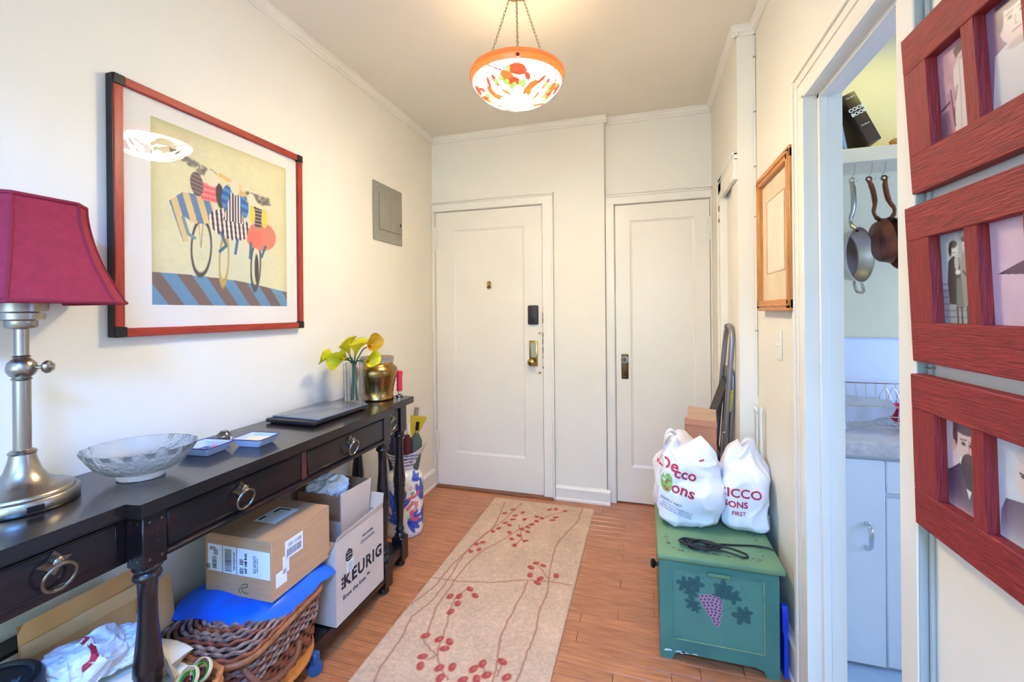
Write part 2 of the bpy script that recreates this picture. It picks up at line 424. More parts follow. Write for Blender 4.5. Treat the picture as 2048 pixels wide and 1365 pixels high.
# crown moulding
def crown(name, a, b_, inward):
    a = Vector(a); b_ = Vector(b_); n = Vector(inward)
    P = [(0, 0), (.030, 0), (.030, -.008), (.022, -.014), (.016, -.026), (.008, -.030), (.008, -.044), (0, -.044)]
    bb = B(); bb.prism([a+n*p[0]+Vector((0, 0, p[1])) for p in P], b_-a); return struct(name, bb, TRIM, smooth=25)
crown('trim_1', (XL, -2.4, CZ), (XL, 3.0, CZ), (1, 0, 0))
crown('trim_2', (XL, 3.0, CZ), (-.225, 3.0, CZ), (0, -1, 0))
crown('trim_3', (-.245, 3.05, CZ), (.423, 3.05, CZ), (0, -1, 0))
crown('trim_4', (.423, 3.05, CZ), (.423, 2.23, CZ), (-1, 0, 0))
crown('trim_5', (.40, 2.25, CZ), (XR, 2.25, CZ), (0, -1, 0))
crown('trim_6', (XR, 2.25, CZ), (XR, -2.4, CZ), (-1, 0, 0))
# baseboards
def base(name, a, b_, inward, h=.10):
    a = Vector(a); b_ = Vector(b_); n = Vector(inward)
    P = [(0, 0), (.020, 0), (.020, .012), (.014, .020), (.014, h-.03), (.018, h-.028), (.018, h-.016), (.008, h-.006), (.006, h), (0, h)]
    bb = B(); bb.prism([a+n*p[0]+Vector((0, 0, p[1])) for p in P], b_-a); return struct(name, bb, TRIM, smooth=25)
base('baseboard_left', (XL, -2.4, 0), (XL, 2.985, 0), (1, 0, 0), .13)
base('baseboard_far', (-.59, 3.0, 0), (-.222, 3.0, 0), (0, -1, 0), .10)
base('baseboard_right', (XR, 1.68, 0), (XR, 2.25, 0), (-1, 0, 0), .15)
# casings
def casing(name, pts_fn, m=TRIM): pass
ca = B()
def cas_v(b, x0, x1, yf, z0, z1, d=.02, out=1):      # casing leg on a wall facing -y; out: side of the outer bead
    b.box(x0, x1, yf-d*.7, yf+.002, z0, z1, .002)
    if out > 0: b.box(x1-.016, x1, yf-d, yf, z0, z1, .003)
    if out < 0: b.box(x0, x0+.016, yf-d, yf, z0, z1, .003)
c1 = B(); cas_v(c1, XL+.001, -1.497, 3.0, 0, 2.045, out=0); cas_v(c1, -.670, -.592, 3.0, 0, 2.118, out=1)
c1.box(XL+.001, -.592, 2.985, 3.002, 2.047, 2.118, .002); c1.box(XL+.001, -.588, 2.978, 3.0, 2.096, 2.104, .002); c1.box(XL+.001, -.585, 2.974, 3.0, 2.110, 2.120, .002)
struct('trim_7', c1, TRIM)
c2 = B(); cas_v(c2, -.243, -.187, 3.05, 0, 2.085, out=0); cas_v(c2, .414, .4225, 3.05, 0, 2.085, out=0)
c2.box(-.243, .4225, 3.035, 3.052, 2.014, 2.085, .002); c2.box(-.243, .4225, 3.028, 3.05, 2.062, 2.070, .002); c2.box(-.243, .4225, 3.024, 3.05, 2.078, 2.088, .002)
struct('trim_8', c2, TRIM)
c3 = B()   # side doorway casing on the set-back right wall
c3.box(.408, .425, 2.62, 2.72, 0, 2.03, .002); c3.box(.402, .425, 2.704, 2.72, 0, 2.03, .003); c3.box(.408, .425, 2.26, 2.72, 1.94, 2.03, .002)
c3.box(.402, .425, 2.26, 2.725, 2.018, 2.034, .003); c3.box(.404, .425, 2.26, 2.722, 1.996, 2.004, .002); c3.box(.404, .425, 2.26, 2.64, 1.905, 1.945, .003); c3.box(.404, .425, 2.625, 2.64, 0, 1.94, .003)
struct('trim_9', c3, TRIM)
# kitchen doorway casing: profiled
c4 = B()
for (a, b_, x) in ((1.580, 1.622, .480), (1.622, 1.630, .484), (1.630, 1.654, .480), (1.654, 1.662, .484), (1.662, 1.682, .477)):
    c4.box(x, XR+.001, a, b_, 0, 1.965+(a-1.58), .0012)
for (a, b_, x) in ((0, .042, .480), (.042, .050, .484), (.050, .074, .480), (.074, .082, .484), (.082, .102, .477)):
    c4.box(x, XR+.001, .985, 1.58+b_, 1.965+a, 1.965+b_, .0012)
struct('trim_10', c4, TRIM)
c5 = B(); c5.box(.478, XR+.001, .987, 1.043, 0, 1.97, .002); struct('trim_11', c5, TRIM)
struct('trim_12', B().box(.480, XR+.001, .984, .9872, 0, 2.06), GREENP)
c6 = B()  # jamb lining and stop
c6.box(.4805, .585, 1.572, 1.5815, 0, 1.966); c6.box(.4805, .585, 1.0385, 1.045, 0, 1.966); c6.box(.4805, .585, 1.04, 1.58, 1.958, 1.967)
c6.box(.518, .542, 1.558, 1.573, 0, 1.96, .002); c6.box(.518, .542, 1.045, 1.573, 1.945, 1.96, .002)
struct('trim_13', c6, TRIM)

# entry door --------------------------------------------------------------
def door(name, x0, x1, z0, z1, yf, p):
    """leaf in the plane y=yf with one sunk panel p=(x0,x1,z0,z1)"""
    b = B(); px0, px1, pz0, pz1 = p; t = .035
    b.box(x0, px0, yf, yf+t, z0, z1); b.box(px1, x1, yf, yf+t, z0, z1); b.box(px0, px1, yf, yf+t, z0, pz0); b.box(px0, px1, yf, yf+t, pz1, z1)
    w = .016; dp = .010
    R0 = [(px0, yf, pz0), (px1, yf, pz0), (px1, yf, pz1), (px0, yf, pz1)]
    R1 = [(px0+w*.4, yf+.006, pz0+w*.4), (px1-w*.4, yf+.006, pz0+w*.4), (px1-w*.4, yf+.006, pz1-w*.4), (px0+w*.4, yf+.006, pz1-w*.4)]
    R2 = [(px0+w, yf+dp, pz0+w), (px1-w, yf+dp, pz0+w), (px1-w, yf+dp, pz1-w), (px0+w, yf+dp, pz1-w)]
    b.loft([R0, R1, R2], cap=(False, True))
    o = put(name, b, DOORP, smooth=0); tag(o, kind='structure'); return o
d1 = door('door_1', -1.491, -.676, .012, 2.041, 3.006, (-1.348, -.806, .255, 1.905))
def hinge(par, x, y, z0, z1):
    b = B().box(x-.018, x+.018, y-.004, y+.004, z0, z1, .001)
    b.tube([(x, y-.009, z0-.006), (x, y-.009, z1+.006)], .0065, 10); b.sphere((x, y-.009, z1+.008), .006, 8, 6)
    put('hinge', b, TRIM, par)
hinge(d1, -1.491, 3.0, 1.77, 1.92); hinge(d1, -1.489, 3.0, .25, .41)
b = B().tube([(-1.072, 3.012, 1.505), (-1.072, 3.008, 1.505)], .016, 20).tube([(-1.072, 3.012, 1.478), (-1.072, 3.006, 1.478)], .017, 20)
ph = put('peephole', b, BRASS, d1); tag(ph, label='small brass peephole')
put('lens', B().sphere((-1.072, 3.003, 1.478), .008), BLACK, ph)
lk = put('keypad_lock', B().box(-.779, -.704, 2.985, 3.008, 1.206, 1.340, .008, 3), mat('bronze_black_lock', (44, 32, 40), .4), d1); tag(lk, label='dark bronze deadbolt cover')
b = B().tube([(-.741, 2.986, 1.232), (-.741, 2.980, 1.232)], .016, 20); b.box(-.744, -.738, 2.972, 2.982, 1.216, 1.248, .002); put('thumb_turn', b, BLACK, lk)
lp = put('lock_plate', B().box(-.774, -.712, 3.0, 3.0075, .912, 1.092, .004, 2), BRASS, d1); tag(lp, label='brass lock plate with grey face')
put('plate_face', B().box(-.762, -.724, 2.9985, 3.001, .975, 1.078, .002), mat('tarnished_plate', (176, 172, 150), .4, metal=.7), lp)
b = B().lathe([(.010, 0), (.010, .02), (.024, .028), (.027, .040), (.023, .050), (.012, .054), (0.001, .054)], c=(-.750, 3.0, .945), M=Matrix.Rotation(PI/2, 4, 'X').to_3x3().to_4x4(), seg=24)
k = put('door_knob', b, BRASS, lp)
for z in (1.145, .868): put('bolt', B().tube([(-.698, 3.01, z), (-.698, 3.003, z)], .008, 12), BRASS, d1)
struct('trim_14', B().box(-1.49, -.60, 2.962, 3.06, -.004, .012, .004), mat('worn_oak_threshold', (150, 92, 56), .5, var=.2, stretch=(1, 8, 8)))
struct('trim_15', B().box(-.674, -.6665, 2.984, 3.0, .90, 1.32), mat('bare_wood_gouge', (140, 100, 62), .8, var=.4, scale=30, rgb2=(220, 200, 170), contrast=(.45, .55)))

# closet door
d2 = door('door_2', -.180, .409, .010, 2.008, 3.056, (-.085, .322, .245, 1.902))
hinge(d2, .412, 3.05, 1.75, 1.885)
sp = put('knob_plate', B().box(-.146, -.100, 3.050, 3.058, .838, 1.005, .006, 3), mat('dark_bronze_plate', (120, 92, 60), .4, metal=1, var=.2), d2); tag(sp, label='dark bronze escutcheon')
b = B().lathe([(.009, 0), (.009, .022), (.020, .028), (.026, .038), (.024, .050), (.014, .056), (.001, .057)], c=(-.123, 3.05, .972), M=Matrix.Rotation(PI/2, 4, 'X'), seg=12)
put('glass_knob', b, GLASSB, sp)
put('keyhole', B().box(-.126, -.120, 3.0488, 3.0505, .862, .885, .001), BLACK, sp)
d3 = put('door_3', B().box(.440, .459, 2.401, 2.619, .01, 1.928), DOORP); tag(d3, kind='structure')
put('latch', B().box(.4, .409, 2.645, 2.66, 1.84, 1.87, .002).box(.4, .41, 2.65, 2.665, 1.78, 1.80, .002), BRASS, d3)

# ============================================================ KITCHEN BEYOND THE DOORWAY
KY = 2.40
struct('floor_kitchen', B().box(.585, 2.5, .2, KY+.05, -.06, 0), KFLOOR)
struct('ceiling_kitchen', B().box(.585, 2.5, .2, KY+.05, CZ, CZ+.06), KWALL)
struct('wall_kitchen_far', B().box(.585, 2.5, KY, KY+.1, 0, CZ), KWALL)
struct('wall_kitchen_near', B().box(.585, 2.5, .12, .2, 0, CZ), KWALL)
kw = B(); kw.box(2.4, 2.5, .2, .65, 0, CZ); kw.box(2.4, 2.5, 1.85, KY, 0, CZ); kw.box(2.4, 2.5, .65, 1.85, 0, .6); kw.box(2.4, 2.5, .65, 1.85, 2.1, CZ)
struct('wall_kitchen_right', kw, KWALL)
t = thing('base_cabinet', 'white kitchen base cabinet with flat doors seen through the doorway', 'cabinet', (.95, 2.1, 0))
put('body', B().box(.60, 1.5, 1.905, 2.398, 0.0, .762), KWHITE, t)
dd = put('door', B().box(.602, .822, 1.885, 1.905, .012, .752, .003), KWHITE, t)
b = B(); b.tube(spl([(.765, 1.885, .522), (.765, 1.858, .512), (.765, 1.852, .48), (.765, 1.858, .448), (.765, 1.885, .438)], 6), .0055, 8, flat=1.5)
b.box(.757, .773, 1.872, 1.886, .515, .530, .002); b.box(.757, .773, 1.872, 1.886, .430, .445, .002)
put('handle', b, CHROME, dd)
dd = put('door', B().box(.826, 1.10, 1.889, 1.905, .012, .62, .004), KWHITE, t)
dr = put('drawer', B().box(.826, 1.10, 1.889, 1.905, .635, .752, .004), KWHITE, t)
ct = tag(put('countertop', B().box(.590, 1.55, 1.872, 2.398, .765, .82, .008, 2), mat('pale_speckled_worktop', (222, 214, 214), .25, var=.1, scale=40, stretch=(1, 6, 1))),
    'pale worktop lying on the white kitchen base cabinet', 'countertop')
tag(put('cutting_board', B().box(.74, 1.112, -.008, .008, 0, .345, .022, 4).xf(Matrix.Translation((.008, 2.345, .8215)) @ Matrix.Rotation(-.12, 4, 'X')), mat('white_poly_board', (236, 238, 244), .4, var=.01)),
    'large white cutting board leaning upright behind the dish rack', 'cutting board')
# dish rack
t = thing('dish_rack', 'chrome wire dish rack standing on the kitchen worktop', 'dish rack', (.95, 2.13, .82))
def rack_frame():
    b = B(); z = .99
    x0, x1, y0, y1 = .72, 1.16, 2.00, 2.27
    b.tube([(x0, y0, .925), (x1, y0, .925), (x1, y1, .975), (x0, y1, .975)], .0028, 6, closed=True)
    b.tube([(x0+.02, y0+.02, .842), (x1-.02, y0+.02, .842), (x1-.02, y1-.02, .842), (x0+.02, y1-.02, .842)], .0024, 6, closed=True)
    b.tube([(x0+.01, y0+.01, .885), (x1, y0+.01, .885)], .002, 6)
    return b
put('frame', rack_frame(), CHROME, t)
for i in range(12):
    x = .74+.036*i; b = B().tube([(x, 2.0, .925), (x+.0, 2.02, .842), (x, 2.25, .842), (x, 2.27, .975)], .0018, 5); put('wire', b, CHROME, t)
for i in range(7):
    x = .93+.03*i; b = B().tube(spl([(x, 2.20, .845), (x+.012, 2.20, .93), (x+.03, 2.20, .965), (x+.048, 2.2, .93), (x+.06, 2.2, .845)], 4), .002, 5); put('plate_divider', b, CHROME, t)
for x in (.76, 1.12):
    for y in (2.05, 2.22): put('foot', B().tube([(x, y, .8205), (x, y, .845)], .006, 8), CHROME, t)
b = B().lathe([(.03, 0), (.05, .003), (.072, .03), (.082, .062), (.078, .062), (.066, .03), (.046, .008), (.001, .006)], c=(1.0, 2.11, .846), seg=40)
tag(put('bowl', b, mat('magenta_glaze', (214, 24, 84), .2)), 'magenta pink bowl drying in the wire dish rack', 'bowl')
b = B(); n = 14; rows = []
for i in range(n+1):
    u = i/n; row = []
    for j in range(18):
        v = j/17; yy = 1.994+.10*v; zz = .931+.018*v+.006*math.sin(5*u+7*v)
        if v < .35: yy = 1.991; zz = .931-(.35-v)*.20*(1-.5*u*u)+.0
        row.append(b.bm.verts.new((.715+.175*u+.012*math.sin(v*5), yy-.004*math.sin(14*u), zz)))
    rows.append(row)
for i in range(n):
    for j in range(17): b.bm.faces.new([rows[i][j], rows[i+1][j], rows[i+1][j+1], rows[i][j+1]])
bmesh.ops.solidify(b.bm, geom=list(b.bm.faces), thickness=.003)
tag(put('dish_towel', b, mat('white_towel', (236, 236, 244), .9, bump=.5, bscale=120), smooth=60), 'white dish towel draped over the front of the dish rack', 'towel')
# shelf, hooks, pans, books
tag(put('wall_shelf', B().box(.59, 1.5, 2.2, 2.398, 1.918, 1.978, .002), mat('cream_shelf', (240, 226, 200), .4)), 'thick cream wall shelf holding cookbooks above the hanging pans', 'shelf')
HK = [(.860, 2.225), (.922, 2.225), (.969, 2.225)]
for i, (x, yy) in enumerate(HK):
    b = B(); P = spl([(x+.012, yy, 1.917), (x+.010, yy, 1.88), (x, yy, 1.862), (x-.006, yy, 1.848), (x+.002, yy, 1.838), (x+.016, yy, 1.842), (x+.026, yy-.004, 1.852)], 5); b.tube(P, .0022, 6)
    tag(put('hook', b, CHROME), 'chrome S hook under the cream shelf carrying the '+('steel saute pan', 'first brown skillet', 'second brown skillet')[i], 'hook', 'pan hooks under the kitchen shelf')
def pan(name, label, x, yy, R, dep, hl, m, rz, tilt=0, helper=False):
    t = thing(name, label, 'pan', (x, yy, 1.842), rz, rot=(Matrix.Rotation(rz, 4, 'Z') @ Matrix.Rotation(tilt, 4, 'Y')).to_3x3())
    zc = -hl-R; RX = Matrix.Rotation(PI/2, 4, 'Y')
    b = B().lathe([(.001, 0), (R*.78, 0), (R*.86, dep*.15), (R*.97, dep*.9), (R, dep), (R*.965, dep), (R*.93, dep*.85), (R*.82, dep*.18), (R*.74, .004), (.001, .004)], seg=48, M=RX)
    b.xf(Matrix.Translation((-dep*.5, 0, zc))); put('pan_body', b, m, t, world=False)
    b = B(); ro = [.0075, .009, .009, .0075, .006, .008, .012]
    P = [(-.002, 0, -.002), (.003, 0, -.02), (.006, 0, -hl*.35), (.004, 0, -hl*.6), (-.006, 0, -hl*.8), (0, 0, -hl*.95), (dep*.35, 0, -hl-.008)]
    b.tube(spl(P, 4), [ro[min(int(i/4), 6)] for i in range(25)], 10, flat=1.4)
    b.tube(circ((0, 0, .006), .009, 16, ((1, 0, 0), (0, 0, 1))), .0035, 6, closed=True)
    put('handle', b, m if not helper else NICKEL, t, world=False)
    if helper:
        b = B().tube(spl([(dep*.3, -.03, zc-R+.006), (dep*.45, -.028, zc-R-.035), (dep*.45, .028, zc-R-.035), (dep*.3, .03, zc-R+.006)], 5), .005, 8, flat=1.3); put('helper_handle', b, NICKEL, t, world=False)
    return t
pan('saute_pan', 'stainless steel saute pan hanging leftmost under the shelf', HK[0][0], HK[0][1]-.001, .118, .06, .20, STEEL, -.80, 0, True)
pan('skillet', 'brown cast iron skillet hanging between the steel pan and the other skillet', HK[1][0], HK[1][1]-.001, .096, .038, .17, COPPER, -.08, -.15)
pan('skillet', 'rust brown skillet hanging rightmost, partly cut off by the door casing', HK[2][0]+.008, HK[2][1]-.001, .112, .045, .160, COPPER, 3.1, .20)
t = thing('cookbook', 'thick dark cookbook leaning on its edge on the kitchen shelf', 'book', (.86, 2.28, 1.979))
MB_ = Matrix.Translation((.915, 2.205, 1.990)) @ Matrix.Rotation(-.42, 4, 'Y') 
DKB = mat('dark_book_cloth', (54, 34, 26), .45, var=.2)
put('cover', B().box(0, .050, 0, .16, 0, .235, .004, 2).xf(MB_), mat('brown_black_jacket', (80, 62, 48), .35, var=.2), t)
put('pages', B().box(.004, .046, .006, .163, -.0, .2355).xf(MB_), CREAMP, t)
MS = MB_ @ Matrix.Translation((.025, -.0008, .15)) @ Matrix.Rotation(PI/2, 4, 'X')
letters('spine_title', 'COOK\nBOOK', .021, MS, LABELP, t, bold=.0006)
letters('spine_author', 'Southern', .009, MB_ @ Matrix.Translation((.025, -.0008, .085)) @ Matrix.Rotation(PI/2, 4, 'X'), LABELP, t)
letters('spine_top', 'The Best', .010, MB_ @ Matrix.Translation((.025, -.0008, .215)) @ Matrix.Rotation(PI/2, 4, 'X'), LABELP, t)
t = thing('book', 'thin pale blue book at the left end of the kitchen shelf', 'book', (.82, 2.28, 1.979))
put('cover', B().box(0, .012, 0, .15, 0, .20, .002).xf(Matrix.Translation((.828, 2.21, 1.980)) @ Matrix.Rotation(-.16, 4, 'Y')), mat('pale_blue_cover', (150, 170, 205), .4), t)
put('pages', B().box(.002, .010, .004, .152, .001, .2005).xf(Matrix.Translation((.828, 2.21, 1.980)) @ Matrix.Rotation(-.16, 4, 'Y')), CREAMP, t)
b = B(); bmesh.ops.create_icosphere(b.bm, subdivisions=3, radius=.035); b.disp(.022, 30, 3); b.xf(Matrix.Translation((1.06, 2.26, 2.0)) @ Matrix.Diagonal((1.3, 1, .62, 1)))
tag(put('paper_bag', b, mat('brown_crumpled_paper', (190, 130, 78), .7, bump=.5), smooth=15), 'crumpled brown paper bag beside the cookbook on the kitchen shelf', 'bag')
# part 2 follows
# ============================================================ CONSOLE TABLE
XB = XL+.022
t = con = thing('console_table', 'long espresso-stained breakfront console table with ring-pull drawers against the left wall', 'console table', (-1.32, 1.25, 0))
def outline(back, f1, f2, ya, yb, yc, yd): return [(back, ya), (f1, ya), (f1, yb), (f2, yb), (f2, yc), (f1, yc), (f1, yd), (back, yd)]
b = B().prism([(x, y, .822) for x, y in outline(XB-.018, -1.170, -1.125, .40, .730, 1.825, 2.085)], (0, 0, .033))
bmesh.ops.bevel(b.bm, geom=list(b.bm.edges), offset=.0025, segments=2, affect='EDGES')
put('table_top', b, EBTOP, t, smooth=30)
b = B()   # apron carcass, with recesses for the drawers
b.box(XB, -1.150, .80, 1.76, .712, .822); b.box(XB, -1.195, .47, .75, .704, .822); b.box(XB, -1.195, 1.80, 1.97, .704, .822); b.box(XB, XB+.02, .45, 2.03, .70, .822)
b.box(XB, -1.20, 1.97, 2.025, .70, .822)
put('apron', b, EBONY, t)
b = B(); b.prism([(-1.152, 0, .704), (-1.136, 0, .704), (-1.136, 0, .712), (-1.144, 0, .718), (-1.152, 0, .718)], (0, .96, 0)).xf(Matrix.Translation((0, .80, 0)))
put('apron_moulding', b, EBONY, t)
def pull(par, x, y, z, m=PEWTER):
    b = B().prism([(x, y-.030, z+.008), (x, y-.014, z+.012), (x, y, z+.030), (x, y+.014, z+.012), (x, y+.030, z+.008), (x, y+.012, z-.006), (x, y, z-.022), (x, y-.012, z-.006)], (.003, 0, 0))
    bp = put('back_plate', b, m, par)
    b = B().lathe([(.006, 0), (.006, .008), (.010, .011), (.011, .017), (.007, .021), (.001, .022)], c=(x+.002, y, z+.008), M=Matrix.Rotation(PI/2, 4, 'Y'), seg=14)
    put('ring_knob', b, m, par)
    b = B().tube(circ((x+.020, y, z-.022), .028, 28, ((0, 1, 0), (.25, 0, 1))), .0035, 8, closed=True)
    put('ring_pull', b, m, par)
def drawer(y0, y1, x, yr):
    o = put('drawer', B().box(x-.014, x, y0+.003, y1-.003, .722, .812, .002), EBONY, t)
    b = B(); e = .007; w = .003   # thin worn beads round the drawer front
    for (a0, a1, c0, c1) in ((y0+e, y1-e, .727, .730), (y0+e, y1-e, .804, .807), (y0+e, y0+e+w, .727, .807), (y1-e-w, y1-e, .727, .807)):
        b.box(x-.001, x+.0015, a0, a1, c0, c1, .0005)
    put('bead', b, EBONY, o)
    pull(o, x+.001, yr, .778)
    return o
drawer(.802, 1.256, -1.143, 1.012); drawer(1.284, 1.758, -1.143, 1.515); drawer(1.832, 1.962, -1.188, 1.880); drawer(.478, .728, -1.188, .606)
put('divider', B().box(-1.152, -1.146, 1.258, 1.282, .718, .812), mat('red_brown_wood', (92, 44, 34), .45, var=.2), t)
LEGP = [(.014, .70), (.028, .692), (.031, .686), (.025, .676), (.030, .668), (.030, .662), (.021, .652), (.0195, .61), (.021, .55), (.026, .49), (.0305, .445), (.031, .428), (.027, .420), (.029, .413), (.029, .401), (.026, .394), (.0275, .385), (.0245, .345), (.019, .26), (.0155, .20), (.021, .193), (.0235, .183), (.016, .172), (.026, .160), (.027, .150), (.02, .146)]
def leg(x, y, blk=True, z0=.03, w=.028, ztop=.822):
    o = put('leg', B().lathe(LEGP, c=(x, y, 0), seg=36), EBONY, t, smooth=50)
    tb = B().box(x-w, x+w, y-w, y+w, .69, ztop-.001, .002); put('leg_block', tb, EBONY, o)
    put('base_block', B().box(x-.030, x+.030, y-.030, y+.030, z0, .148, .002), EBONY, o)
    put('foot', B().lathe([(.018, 0), (.024, .006), (.024, z0-.006), (.02, z0+.001)], c=(x, y, 0), seg=20), EBONY, o)
    return o
L1 = leg(-1.166, .773); L2 = leg(-1.166, 1.783); L3 = leg(-1.213, 2.005); L4 = leg(-1.213, .44)
for y in (.44, 2.005): leg(-1.462, y)
# small square pegs on the faces of the leg blocks
for L_, (x, y) in ((L1, (-1.1375, .773)), (L2, (-1.1375, 1.783)), (L3, (-1.1845, 2.005))):
    b = B()
    for dy in (-.014, .014):
        for z in (.712, .802): b.box(x, x+.0012, y+dy-.003, y+dy+.003, z-.003, z+.003)
    for k in range(4): b.box(x, x+.001, y+.003, y+.005, .735+.014*k, .738+.014*k)
    o = put('peg', b, PEWTER, L_); tag(o, kind='stuff')
    b = B()
    for dx in (-.018, -.042):
        for z in (.712, .802): b.box(x+dx-.003, x+dx+.003, y-.0292, y-.028, z-.003, z+.003)
    o = put('peg', b, PEWTER, L_); tag(o, kind='stuff')
b = B().prism([(x, y, .060) for x, y in outline(XB+.01, -1.190, -1.140, .44, .745, 1.81, 2.0)], (0, 0, .052))
bmesh.ops.bevel(b.bm, geom=list(b.bm.edges), offset=.003, segments=2, affect='EDGES')
put('lower_shelf', b, EBONY, t, smooth=30)
ST = .1125      # top of the lower shelf

# ------------------------------------------------------------ on the console top
TZ = .8556
def lamp():
    t = thing('table_lamp', 'brushed nickel table lamp with a burgundy bell shade at the near end of the console', 'lamp', (-1.40, .66, TZ))
    c = (-1.40, .66, TZ)
    put('base', B().lathe([(.096, 0), (.098, .003), (.098, .026), (.094, .030), (.090, .031), (.089, .036), (.083, .040), (.062, .047), (.044, .060), (.032, .080), (.025, .105), (.022, .122)], c=c, seg=64), NICKEL, t, smooth=60)
    put('outlet_slot', B().box(-.014, .014, -.002, .004, .007, .020, .001).xf(Matrix.Translation((-1.40, .66, TZ)) @ Matrix.Rotation(math.radians(76), 4, 'Z') @ Matrix.Translation((0, -.0975, 0))), BLACK, t)
    put('collar', B().lathe([(.018, .118), (.024, .121), (.025, .125), (.021, .129), (.016, .131)], c=c, seg=32), NICKEL, t)
    put('stem', B().lathe([(.0155, .12), (.0155, .300)], c=c, seg=28).lathe([(.0125, .295), (.0125, .42)], c=c, seg=28), NICKEL, t)
    put('ball_joint', B().lathe([(.015, .292), (.019, .296), (.015, .300), (.021, .304), (.026, .314), (.027, .322), (.024, .334), (.017, .342), (.0125, .346), (.017, .348), (.012, .352)], c=c, seg=28), NICKEL, t)
    d = Vector((.80, .60, 0)); p = Vector(c)+Vector((0, 0, .322)); M = FR(p+d*.024, (-.6, .8, 0), (0, 0, 1))
    kn = B().lathe([(.004, 0), (.004, .014), (.012, .016), (.0155, .021), (.014, .027), (.008, .030), (.009, .033), (.001, .034)], M=FR((0, 0, 0), (-.6, .8, 0), (0, 0, 1)), seg=18)
    kn = B().lathe([(.004, 0), (.004, .014), (.012, .016), (.0155, .021), (.014, .027), (.008, .030), (.009, .033), (.001, .034)], M=M, seg=18)
    put('turn_knob', kn, NICKEL, t)
    put('socket_cup', B().lathe([(.010, .412), (.026, .416), (.028, .420), (.028, .432), (.040, .436), (.041, .450), (.046, .454), (.046, .474), (.02, .476)], c=c, seg=36), NICKEL, t)
    b = B().tube(circ((c[0], c[1], TZ+.56), .05, 20, ((1, 0, 0), (0, 1, 0))), .002, 6, closed=True); b.tube([(c[0], c[1], TZ+.47), (c[0], c[1], TZ+.70)], .003, 6)
    put('harp', b, NICKEL, t)
    H0, H1 = TZ+.472, TZ+.712
    def ring(s, z, o=0):
        h = .158*s+o; k = .060*s+o*.4; q = [(h, -(h-k)), (h, h-k), (h-k, h), (-(h-k), h), (-h, h-k), (-h, -(h-k)), (-(h-k), -h), (h-k, -h)]
        return [Vector((c[0]+x, c[1]+y, z)) for x, y in q]
    def sc(u): return .60+.40*(1-u)**1.75 if u < 1 else .60
    rs = [ring(sc(i/14), H0+(H1-H0)*i/14) for i in range(15)]
    b = B(); inner = [ring(sc(i/14)-.012, H0+(H1-H0)*i/14) for i in range(15)]
    b.loft(rs+inner[::-1]+[rs[0]], cap=(False, False)); bmesh.ops.remove_doubles(b.bm, verts=b.bm.verts, dist=1e-5)
    sh = put('lamp_shade', b, BURG, t, smooth=25)
    for k in range(8): put('rib', B().tube([r[k]+Vector((0, 0, 0)) for r in rs], .0035, 6), BURGT, sh)
    mids = [[(r[1]+r[2])/2 for r in rs]]
    b = B().tube([p+Vector((0, 0, .003)) for p in ring(1, H0)], .0045, 8, closed=True); put('bottom_trim', b, BURGT, sh)
    b = B().tube(ring(.60, H1), .0045, 8, closed=True); put('top_trim', b, BURGT, sh)
lamp()
# pressed glass bowl, oval
def gb(a, z, r): return 1+(.035*abs(math.sin(a*8)) if z > .070 else .016*math.cos(a*16)*math.cos(z*190) if z > .018 else 0)
b = B().lathe([(.052, 0), (.055, .002), (.053, .010), (.052, .014), (.080, .024), (.104, .042), (.118, .062), (.124, .078), (.127, .086), (.121, .086), (.113, .066), (.098, .046), (.074, .030), (.045, .021), (.001, .019)], seg=128, fn=gb)
b.xf(Matrix.Translation((-1.325, .865, TZ)) @ Matrix.Rotation(.5, 4, 'Z') @ Matrix.Diagonal((1.0, .86, 1, 1)))
tag(put('glass_bowl', b, GLASSB, smooth=60), 'oval pressed glass bowl with scalloped rim between lamp and dishes', 'bowl')
# two tapering enamel dishes with patterned insides
def dish(name, label, c, rz, w, l, motif):
    t = thing(name, label, 'dish', (*c, TZ), rz)
    M = Matrix.Translation((*c, TZ)) @ Matrix.Rotation(rz, 4, 'Z')
    def rr(s, z): return [Vector((x*s*w/2, y*s*l/2, z)) for x, y in ((-1, -.88), (-.88, -1), (.88, -1), (1, -.88), (1, .88), (.88, 1), (-.88, 1), (-1, .88))]
    b = B().loft([rr(.68, 0), rr(.74, .003), rr(1, .026), rr(.96, .0265), rr(.72, .006)]); put('dish_body', b.xf(M), mat('white_blue_enamel', (196, 208, 232), .2), t, smooth=20)
    b = B().tube(rr(.985, .0265), .0016, 6, closed=True); put('rim', b.xf(M), mat('navy_rim', (36, 30, 90), .3), t)
    cv = Cv(w*.70, l*.70, .0009, (232, 224, 214)); motif(cv)
    cv.mesh('inside_pattern', M @ Matrix.Translation((-w*.35, -l*.35, .0068)), colmat('dish_print', .3), t)
    b = B()
    for a, bq in ((0, 1), (2, 3), (4, 5), (6, 7)): pass
    return t, M
def m1(c):
    c.mix(np.ones_like(c.X), (60, 44, 110)); c.ell(.03, .03, .02, .016, (236, 236, 240)); c.ell(.05, .06, .02, .012, (220, 210, 220)); c.noise(.006, 1.1, 3)
def m2(c):
    c.mix(np.ones_like(c.X), (232, 206, 196)); c.ell(.03, .02, .02, .012, (214, 130, 150)); c.ell(.04, .06, .016, .02, (240, 226, 190)); c.noise(.005, .5, 5)
td, M = dish('tray_dish', 'small tapered dish with dark purple patterned inside, nearer the glass bowl', (-1.350, 1.073), .10, .115, .105, m1)
b = B(); 
for k in range(22):
    u = k/21; 
    for s in (-1, 1): b.box(-.05+.1*u-.0012, -.05+.1*u+.0012, s*.0445-.001, s*.0445+.001, .0215, .0245)
o = put('white_check', b.xf(M), LABELP, td); tag(o, kind='stuff')
